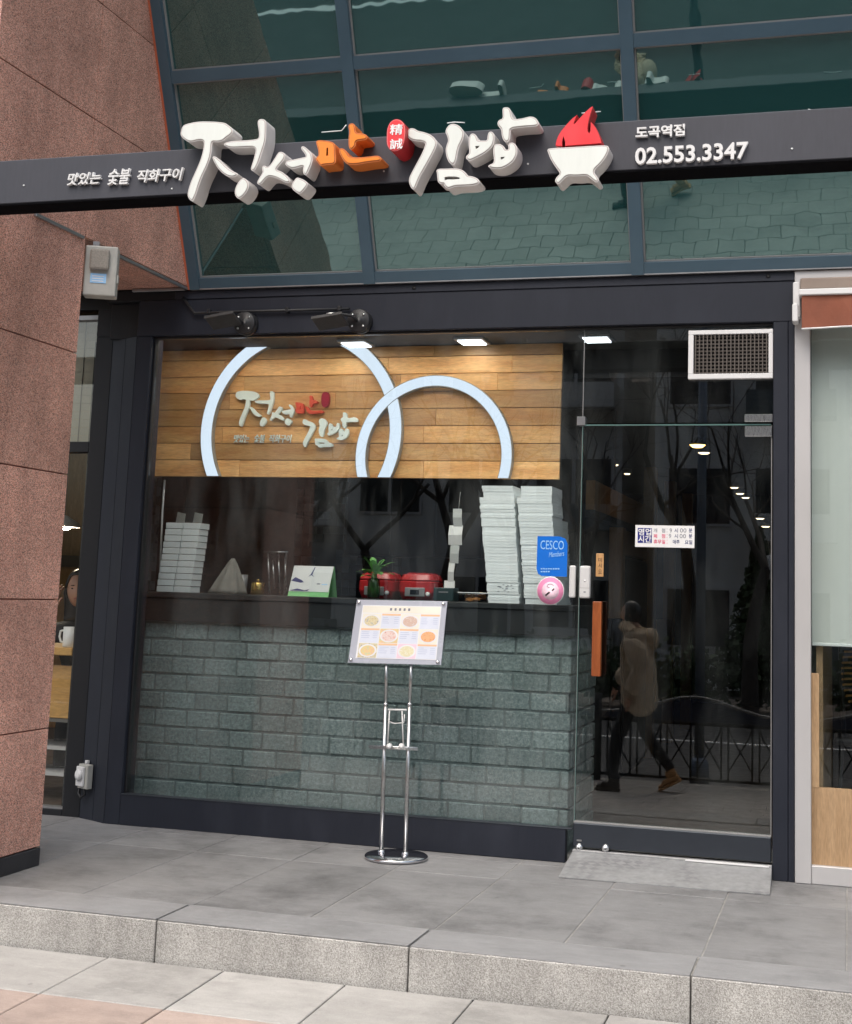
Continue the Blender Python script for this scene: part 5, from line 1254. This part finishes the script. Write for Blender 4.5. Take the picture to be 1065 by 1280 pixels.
# ------------------------------------------------------------------ neighbour on the right
nr = thing('neighbour_shopfront', 'pale grey aluminium shop front of the neighbour at the right edge', 'shop front', (3, 0, 0))
box('post', 1.8088, 1.883, -.012, .12, 0, 2.8275, M['grey_alu'], nr, .003); box('head', 1.8088, 5.4, -.012, .12, 2.828, 2.9265, M['grey_alu'], nr, .003)
box('sill', 1.8835, 5.4, -.004, .12, 0, .083, M['grey_alu'], nr, .003); box('lower_panel', 1.8835, 5.4, .03, .06, .0835, at(1030, 985, .03).z, M['oak'], nr)
box('side_stile', 1.8835, at(1024, 900, .05).x, .028, .06, at(1030, 985, .03).z + .0005, at(1030, 842, .05).z, M['oak'], nr)
box('glass', at(1024, 900, .05).x + .0005, 5.4, .05, .058, at(1030, 985, .03).z + .0005, 2.827, M['door_glass'], nr); box('glass', 1.8836, at(1024, 900, .05).x, .0605, .066, at(1030, 842, .05).z, 2.827, M['door_glass'], nr)
rb = thing('roller_blind', 'pale green roller blind in the right neighbour window', 'blind', (2.6, .09, 1.1))
zl = at(1040, 808, .10).z
box('fabric', 1.886, 5.3, .095, .098, zl + .016, 2.82, M['blind'], rb); box('hem_bar', 1.886, 5.3, .090, .103, zl, zl + .0155, M['card'], rb, .003); box('valance', 1.886, 5.3, .104, .107, at(1030, 458, .1).z, 2.82, M['blind_left'], rb)
aw = thing('folded_awning', 'folded brown fabric awning on the right neighbour shop front', 'awning', (3, -.1, 2.6))
zA = [at(1040, y, -.10).z for y in (346, 361, 369, 409)]
box('roll', 1.838, 5.4, -.10, -.014, zA[1], zA[0], M['awning_top'], aw, .008, 2); box('front_bar', 1.832, 5.4, -.122, -.06, zA[2], zA[1] - .001, M['white_metal'], aw, .004)
bm = bmesh.new(); n_ = 40; top = []; bot = []
for i in range(n_ + 1):
    x = 1.846 + 3.55 * i / n_; top.append(bm.verts.new((x, -.112 + .006 * math.sin(i * .9), zA[2] - .001))); bot.append(bm.verts.new((x, -.108 + .012 * math.sin(i * 1.3), zA[3] - .004 + .008 * math.sin(i * .7))))
tb_ = [bm.verts.new(v.co + Vector((0, .003, 0))) for v in top]; bb_ = [bm.verts.new(v.co + Vector((0, .003, 0))) for v in bot]
for i in range(n_):
    bm.faces.new((top[i], top[i + 1], bot[i + 1], bot[i])); bm.faces.new((tb_[i], tb_[i + 1], bb_[i + 1], bb_[i])); bm.faces.new((bot[i], bot[i + 1], bb_[i + 1], bb_[i])); bm.faces.new((top[i], top[i + 1], tb_[i + 1], tb_[i]))
val = from_bm('valance', bm, M['awning'], aw)
tube('valance_piping', [(1.846 + 3.55 * i / n_, -.108 + .012 * math.sin(i * 1.3), zA[3] - .007 + .008 * math.sin(i * .7)) for i in range(n_ + 1)], .005, M['paper'], aw, 6)
box('bracket', 1.803, 1.8375, -.075, -.0125, zA[2] - .10, zA[1] + .045, M['white_metal'], aw, .004); box('bracket', 1.800, 1.829, -.095, -.0125, zA[2] - .125, zA[2] - .035, M['white_metal'], aw, .005)
tag(box('neighbour_floor', 1.91, 6, .13, 5, -.03, .004, M['floor_in']), kind='structure')
rn = thing('neighbour_walls', 'plain walls inside the right neighbour shop', 'wall', (4, 3, 0))
box('back_wall', 1.91, 6, 4.0, 4.1, .005, 2.9, M['room_dark'], rn); box('ceiling', 1.91, 6, .13, 4, 2.9, 2.95, M['ceiling'], rn); box('side_wall', 1.905, 1.935, .13, 4.0, .005, 2.9, M['oak'], rn)
ch = thing('rattan_chair', 'dark rattan chair inside the right neighbour window', 'chair', (2.3, .7, 0))
cx, cy = at(1092, 830, .7).x, .75
bm = bmesh.new()
for k in range(14):
    z = .80 + k * .028; wv = .16 * math.sqrt(max(.05, 1 - ((z - .95) / .24) ** 2)); add_tube(bm, [(cx + wv * math.cos(t * .35 - .2), cy - .12 + .10 * math.sin(t * .35 - .2), z) for t in range(11)], .006, 6)
from_bm('backrest', bm, M['table_wood'], ch); box('seat', cx - .2, cx + .2, cy - .2, cy + .2, .58, .62, M['black_gloss'], ch, .015, 2)
for sx_ in (-1, 1):
    for sy_ in (-1, 1): tube('leg', [(cx + sx_ * .16, cy + sy_ * .16, .58), (cx + sx_ * .2, cy + sy_ * .2, .006)], .012, M['black_gloss'], ch, 8)
tube('back_post', [(cx - .15, cy - .1, .6), (cx - .17, cy - .12, 1.2)], .012, M['black_gloss'], ch, 8); tube('back_post', [(cx + .15, cy - .1, .6), (cx + .17, cy - .12, 1.2)], .012, M['black_gloss'], ch, 8)

# ------------------------------------------------------------------ the street behind the viewer (seen mirrored in the glass)
GY = -7.3; GZ = sw_z(GY)
def mir(px, py, Yv): v = at(px, py, Yv); return Vector((v.x, -Yv, v.z))
for sec in range(4):
    xL = mir(868, 872, 7.3).x - .99 + 2.02 * (sec - 2); rl = thing('street_railing', 'black iron railing section with arched navy plaque, %s along the kerb' % ('first from the left', 'second from the left', 'third from the left', 'fourth from the left')[sec], 'railing', (xL + 1, GY, GZ), 'iron railing sections along the kerb')
    for x in (xL, xL + 1.98): tube('post', [(x, GY, GZ + .001), (x, GY, GZ + .88)], .028, M['iron'], rl, 10)
    tube('bottom_rail', [(xL, GY, GZ + .07), (xL + 1.98, GY, GZ + .07)], .018, M['iron'], rl, 8); tube('top_rail', [(xL, GY, GZ + .62), (xL + 1.98, GY, GZ + .62)], .018, M['iron'], rl, 8)
    arch = [(xL + 1.98 * t, GZ + .70 + .19 * math.exp(-((t - .5) / .26) ** 2)) for t in [i / 24 for i in range(25)]]
    tube('arch_rail', [(x, GY, z) for x, z in arch], .013, M['rail_grey'], rl, 8)
    prism('plaque', [(xL + .03, GZ + .645), (xL + 1.95, GZ + .645)] + [(x, z - .018) for x, z in reversed(arch[1:-1])], GY - .012, GY + .012, M['navy_panel'], rl)
    for i in range(6):
        x0 = xL + .09 + i * .31; x1 = x0 + .24
        for xa, xb in ((x0, x1), (x1, x0)): tube('lattice_bar', [(xa, GY, GZ + .60), (xa + (xb - xa) * .15, GY, GZ + .50), (xa + (xb - xa) * .85, GY, GZ + .22), (xb, GY, GZ + .16)], .009, M['iron'], rl, 6)
        tube('lattice_bar', [(x0, GY, GZ + .08), (x0, GY, GZ + .61)], .011, M['iron'], rl, 6); tube('lattice_bar', [(x1, GY, GZ + .08), (x1, GY, GZ + .61)], .011, M['iron'], rl, 6)
# walker
wy = -6.6; wz = sw_z(wy) + .002; wx = .05
wk = thing('person', 'person in a brown hooded parka walking along the pavement, mirrored in the door', 'person', (wx, wy, wz))
S = 1.14
def wpnt(x, y, z): return (wx + x * S, wy + y * S, wz + z * S)
hips = wpnt(0, 0, .84)
LV = [hips, wpnt(-.02, .09, .80), wpnt(-.16, .09, .46), wpnt(-.20, .09, .10), wpnt(.02, -.09, .80), wpnt(.06, -.09, .47), wpnt(.30, -.09, .17)]
from_bm('trousers', skin_bm(LV, [(0, 1), (1, 2), (2, 3), (0, 4), (4, 5), (5, 6)], [(.15, .11), .10, .072, .055, .10, .072, .055], 1, 0), M['trouser'], wk)
CV = [wpnt(0.02, 0, .62), wpnt(.01, 0, .80), wpnt(.0, 0, 1.05), wpnt(-.01, 0, 1.26), wpnt(-.02, 0, 1.36), wpnt(-.02, .18, 1.27), wpnt(.07, .24, 1.02), wpnt(-.03, .23, .83), wpnt(-.02, -.18, 1.27), wpnt(-.09, -.23, 1.02), wpnt(-.20, -.20, .88)]
pk = skin_bm(CV, [(0, 1), (1, 2), (2, 3), (3, 4), (3, 5), (5, 6), (6, 7), (3, 8), (8, 9), (9, 10)], [(.25, .19), (.25, .19), (.23, .18), (.21, .15), (.12, .10), .112, .105, .08, .112, .105, .08], 2, 0)
pk.normal_update()
for v in pk.verts: v.co += v.normal * (.013 * abs(math.sin((v.co.z - wz) * 24)) + .006 * math.sin(v.co.x * 60 + v.co.y * 45))
from_bm('parka', pk, M['coat'], wk)
for (x, y, z) in ((-.03, .23, .80), (-.22, -.195, .85)):
    b0 = Vector(wpnt(x, y, z)); HV = [b0, b0 + Vector((-.01, 0, -.05))]; HE = [(0, 1)]; HR = [.028, .03]
    for k, dy in enumerate((-.024, -.008, .008, .022)):
        i0 = len(HV); ln = (.07, .08, .076, .06)[k]; HV += [HV[1] + Vector((-.004, dy, -.03)), HV[1] + Vector((-.014, dy, -.03 - ln * .5)), HV[1] + Vector((-.034, dy * .9, -.03 - ln * .8))]; HE += [(1, i0), (i0, i0 + 1), (i0 + 1, i0 + 2)]; HR += [.0095, .009, .008]
    i0 = len(HV); HV += [b0 + Vector((-.03, 0, -.03)), b0 + Vector((-.045, 0, -.06)), b0 + Vector((-.048, 0, -.085))]; HE += [(0, i0), (i0, i0 + 1), (i0 + 1, i0 + 2)]; HR += [.011, .010, .0085]
    from_bm('hand', skin_bm(HV, HE, HR, 1, 0), M['skin'], wk)
hC = Vector(wpnt(-.075, 0, 1.50)); tube('neck', [wpnt(-.03, 0, 1.34), wpnt(-.06, 0, 1.44)], .055, M['skin'], wk, 12)
head(hC.x, hC.y, hC.z, R(-90), wk, M['skin'], M['hair'], False, .98)
bm = bmesh.new()
for i in range(26):
    t = i / 25 * 6.283; ctr = Vector(wpnt(-.03 + .085 * math.cos(t), .14 * math.sin(t), 1.345 - .045 * math.cos(t)))
    b2 = bmesh.new(); bmesh.ops.create_icosphere(b2, subdivisions=2, radius=.064)
    for v in b2.verts: v.co = v.co * random.uniform(.75, 1.25) + ctr
    merge(bm, b2)
from_bm('fur_collar', bm, M['fur'], wk)
bm = bmesh.new(); bmesh.ops.create_uvsphere(bm, u_segments=18, v_segments=12, radius=1)
for v in bm.verts: v.co = Vector(wpnt(.10, 0, 1.28)) + Vector((v.co.x * .09, v.co.y * .15, v.co.z * .12))
for f in bm.faces: f.smooth = True
from_bm('hood', bm, M['coat'], wk)
for (x, y, z, pit, mt) in ((-.20, .09, .0, 0, 'trouser'), (.31, -.09, .03, R(28), 'shoe')):
    bm = bmesh.new(); add_box(bm, -.16, .085, -.045, .045, 0, .03, .01, 2); add_box(bm, -.10, .08, -.042, .042, .028, .085, .02, 2); add_box(bm, -.03, .075, -.045, .045, .07, .15, .02, 2); add_box(bm, -.15, -.06, -.04, .04, .028, .06, .018, 2)
    Rm = Matrix.Rotation(-pit, 3, 'Y')
    for v in bm.verts: v.co = Vector(wpnt(x, y, z + (.03 if pit else 0))) + Rm @ v.co
    from_bm('shoe', bm, M[mt], wk, smooth=True)

# bare street trees
def tree(name, x, y, z, h, lab, seed, rad=.17):
    rg = random.Random(seed); t = thing(name, lab, 'tree', (x, y, z), 'bare trees across the street')
    trunk = bmesh.new(); br = bmesh.new()
    def grow(bm, p, d, L, r, depth):
        pts = [p]; rads = [r]; q = p.copy(); dd = d.copy()
        nseg = 4 if depth < 3 else 3
        for i in range(nseg):
            dd = (dd + Vector((rg.uniform(-.16, .16), rg.uniform(-.16, .16), rg.uniform(-.02, .12)))).normalized(); q = q + dd * L / nseg; pts.append(q.copy()); rads.append(r * (1 - .45 * (i + 1) / nseg))
        add_tube(bm, pts, rads, 7 if depth < 2 else (5 if depth < 3 else 3), False)
        if depth >= 5: return
        nb = rg.choice((2, 3)) if depth < 4 else rg.choice((2, 3))
        for k in range(nb):
            i = rg.randint(2, nseg) if depth else nseg
            a = rg.uniform(0, 6.28); sp = rg.uniform(.45, .95); side = dd.orthogonal().normalized(); side.rotate(Matrix.Rotation(a, 3, dd))
            nd = (dd * math.cos(sp) + side * math.sin(sp)).normalized(); nd.z = max(nd.z, -.05)
            grow(br, pts[i].copy(), nd.normalized(), L * rg.uniform(.6, .85), rads[i] * rg.uniform(.6, .8), depth + 1)
    grow(trunk, Vector((x, y, z)), Vector((rg.uniform(-.08, .08), 0, 1)).normalized(), h * .28, rad, 0)
    from_bm('trunk', trunk, M['bark'], t); from_bm('crown', br, M['bark'], t)
for i, (px, Yv, h, lab, seed) in enumerate(((938, 15, 8.5, 'bare forked street tree mirrored at the right side of the door', 3), (862, 18, 10, 'bare street tree mirrored in the middle of the door', 11), (545, 17, 9.5, 'bare street tree mirrored above the red rice cookers', 5), (470, 16, 9, 'bare street tree mirrored above the plant', 21), (640, 19, 10, 'bare street tree mirrored behind the tall tray stacks', 8), (360, 18, 9.5, 'bare street tree mirrored above the desk calendar', 14), (760, 17.5, 9, 'bare street tree mirrored at the left side of the door', 31))):
    p = mir(px, 760, Yv); tree('street_tree', p.x, -Yv, -.46 if Yv < 20 else -.6, h, lab, seed, .15 + .03 * (i % 3))
# clipped hedge and conifer on the far pavement
def leafy(name, pts, mat, par=None, n=4000, sz=.07):
    bm = bmesh.new()
    for i in range(n):
        c = Vector(pts()); a = Vector((random.gauss(0, 1), random.gauss(0, 1), random.gauss(0, 1))).normalized(); b = a.orthogonal().normalized(); e = a.cross(b); s_ = sz * random.uniform(.6, 1.3)
        bm.faces.new([bm.verts.new(c + b * s_), bm.verts.new(c + e * s_ * .6), bm.verts.new(c - b * s_), bm.verts.new(c - e * s_ * .6)])
    return from_bm(name, bm, mat, par)
tag(leafy('hedge', lambda: (random.uniform(-10, 8), -16.7 + random.uniform(-.45, .45), -.44 + abs(random.gauss(.45, .25))), M['hedge'], None, 9000, .08), 'low clipped hedge along the far pavement', 'hedge', kind='stuff')
p = mir(945, 740, 16.0)
cf = thing('conifer', 'small dark conifer mirrored at the right of the glass door', 'tree', (p.x, -16.9, -.46))
tube('trunk', [(p.x, -16.9, -.46), (p.x, -16.9, 2.2)], .06, M['bark'], cf, 8)
def cpt_():
    t = random.random(); r_ = (1 - t) * .85 * math.sqrt(random.random()); a = random.uniform(0, 6.28); return (p.x + r_ * math.cos(a), -16.9 + r_ * math.sin(a), -.1 + t * 2.7)
leafy('crown', cpt_, M['hedge'], cf, 3500, .07)
p = mir(878, 700, 8.2); lp = thing('lamp_post', 'slim blue grey lamp post mirrored in the glass door', 'lamp post', (p.x, -8.0, -.7))
tube('pole', [(p.x, -8.0, -.7), (p.x, -8.0, 5.5)], [.055, .045], M['pole'], lp, 12); lathe('base', [(0, 0), (.11, 0), (.10, .3), (.06, .34), (0, .34)], p.x, -8.0, M['pole'], lp, 14, 'Z', -.7)
tube('arm', [(p.x, -8.0, 5.45), (p.x, -8.6, 5.75), (p.x, -9.4, 5.8)], .035, M['pole'], lp, 8); box('lantern', p.x - .12, p.x + .12, -9.85, -9.35, 5.74, 5.86, M['flash'], lp, .02)
p = mir(960, 710, 14); rsn = thing('round_road_sign', 'small round road sign mirrored at the right edge of the door', 'road sign', (p.x, -14, -.6))
tube('pole', [(p.x, -15.8, -.6), (p.x, -15.8, 2.0)], .03, M['flash'], rsn, 8); lathe('disc', [(0, 0), (.22, 0), (.22, .02), (0, .02)], p.x, -15.77, M['plastic'], rsn, 24, 'Y', 1.9)

# apartment blocks across the street
def block(x0, x1, yf, h, lab, wallm, cols, floors, gap=0.0):
    b = thing('apartment_block', lab, 'building', ((x0 + x1) / 2, yf, -.6), 'apartment blocks across the street')
    box('wall', x0, x1, yf - 10, yf, -.62, h, wallm, b); box('roof_edge', x0 - .2, x1 + .2, yf - 10.2, yf + .2, h + .001, h + .5, M['apt'], b)
    fw = (x1 - x0) / cols; fh = (h + .6) / floors
    for i in range(cols):
        for j in range(floors):
            cx = x0 + fw * (i + .5); z = -.6 + fh * j + fh * .32; balc = (i % 3 == 1)
            ww = fw * (.36 if not balc else .42)
            o = box('window', cx - ww, cx + ww, yf + .001, yf + .06, z, z + fh * .5, M['grey_alu'], b, 0)
            for s_ in (-1, 1): box('pane', cx + s_ * ww * .49 - ww * .44, cx + s_ * ww * .49 + ww * .44, yf + .061, yf + .075, z + .06, z + fh * .5 - .06, M['pane'], o)
            if balc: box('balcony', cx - ww - .1, cx + ww + .1, yf + .08, yf + .9, z - .35, z + .25, M['apt_dark'] if (i + j) % 2 else M['apt'], b)
block(-15, -3.2, -25, 14, 'grey apartment block mirrored in the shop window', M['apt'], 5, 5)
block(-2.2, 6, -23.5, 13, 'grey apartment block with balconies mirrored in the glass door', M['apt'], 4, 5)
block(7.5, 18, -26, 14, 'brown brick apartment block across the street to the right', M['apt2'], 4, 5)
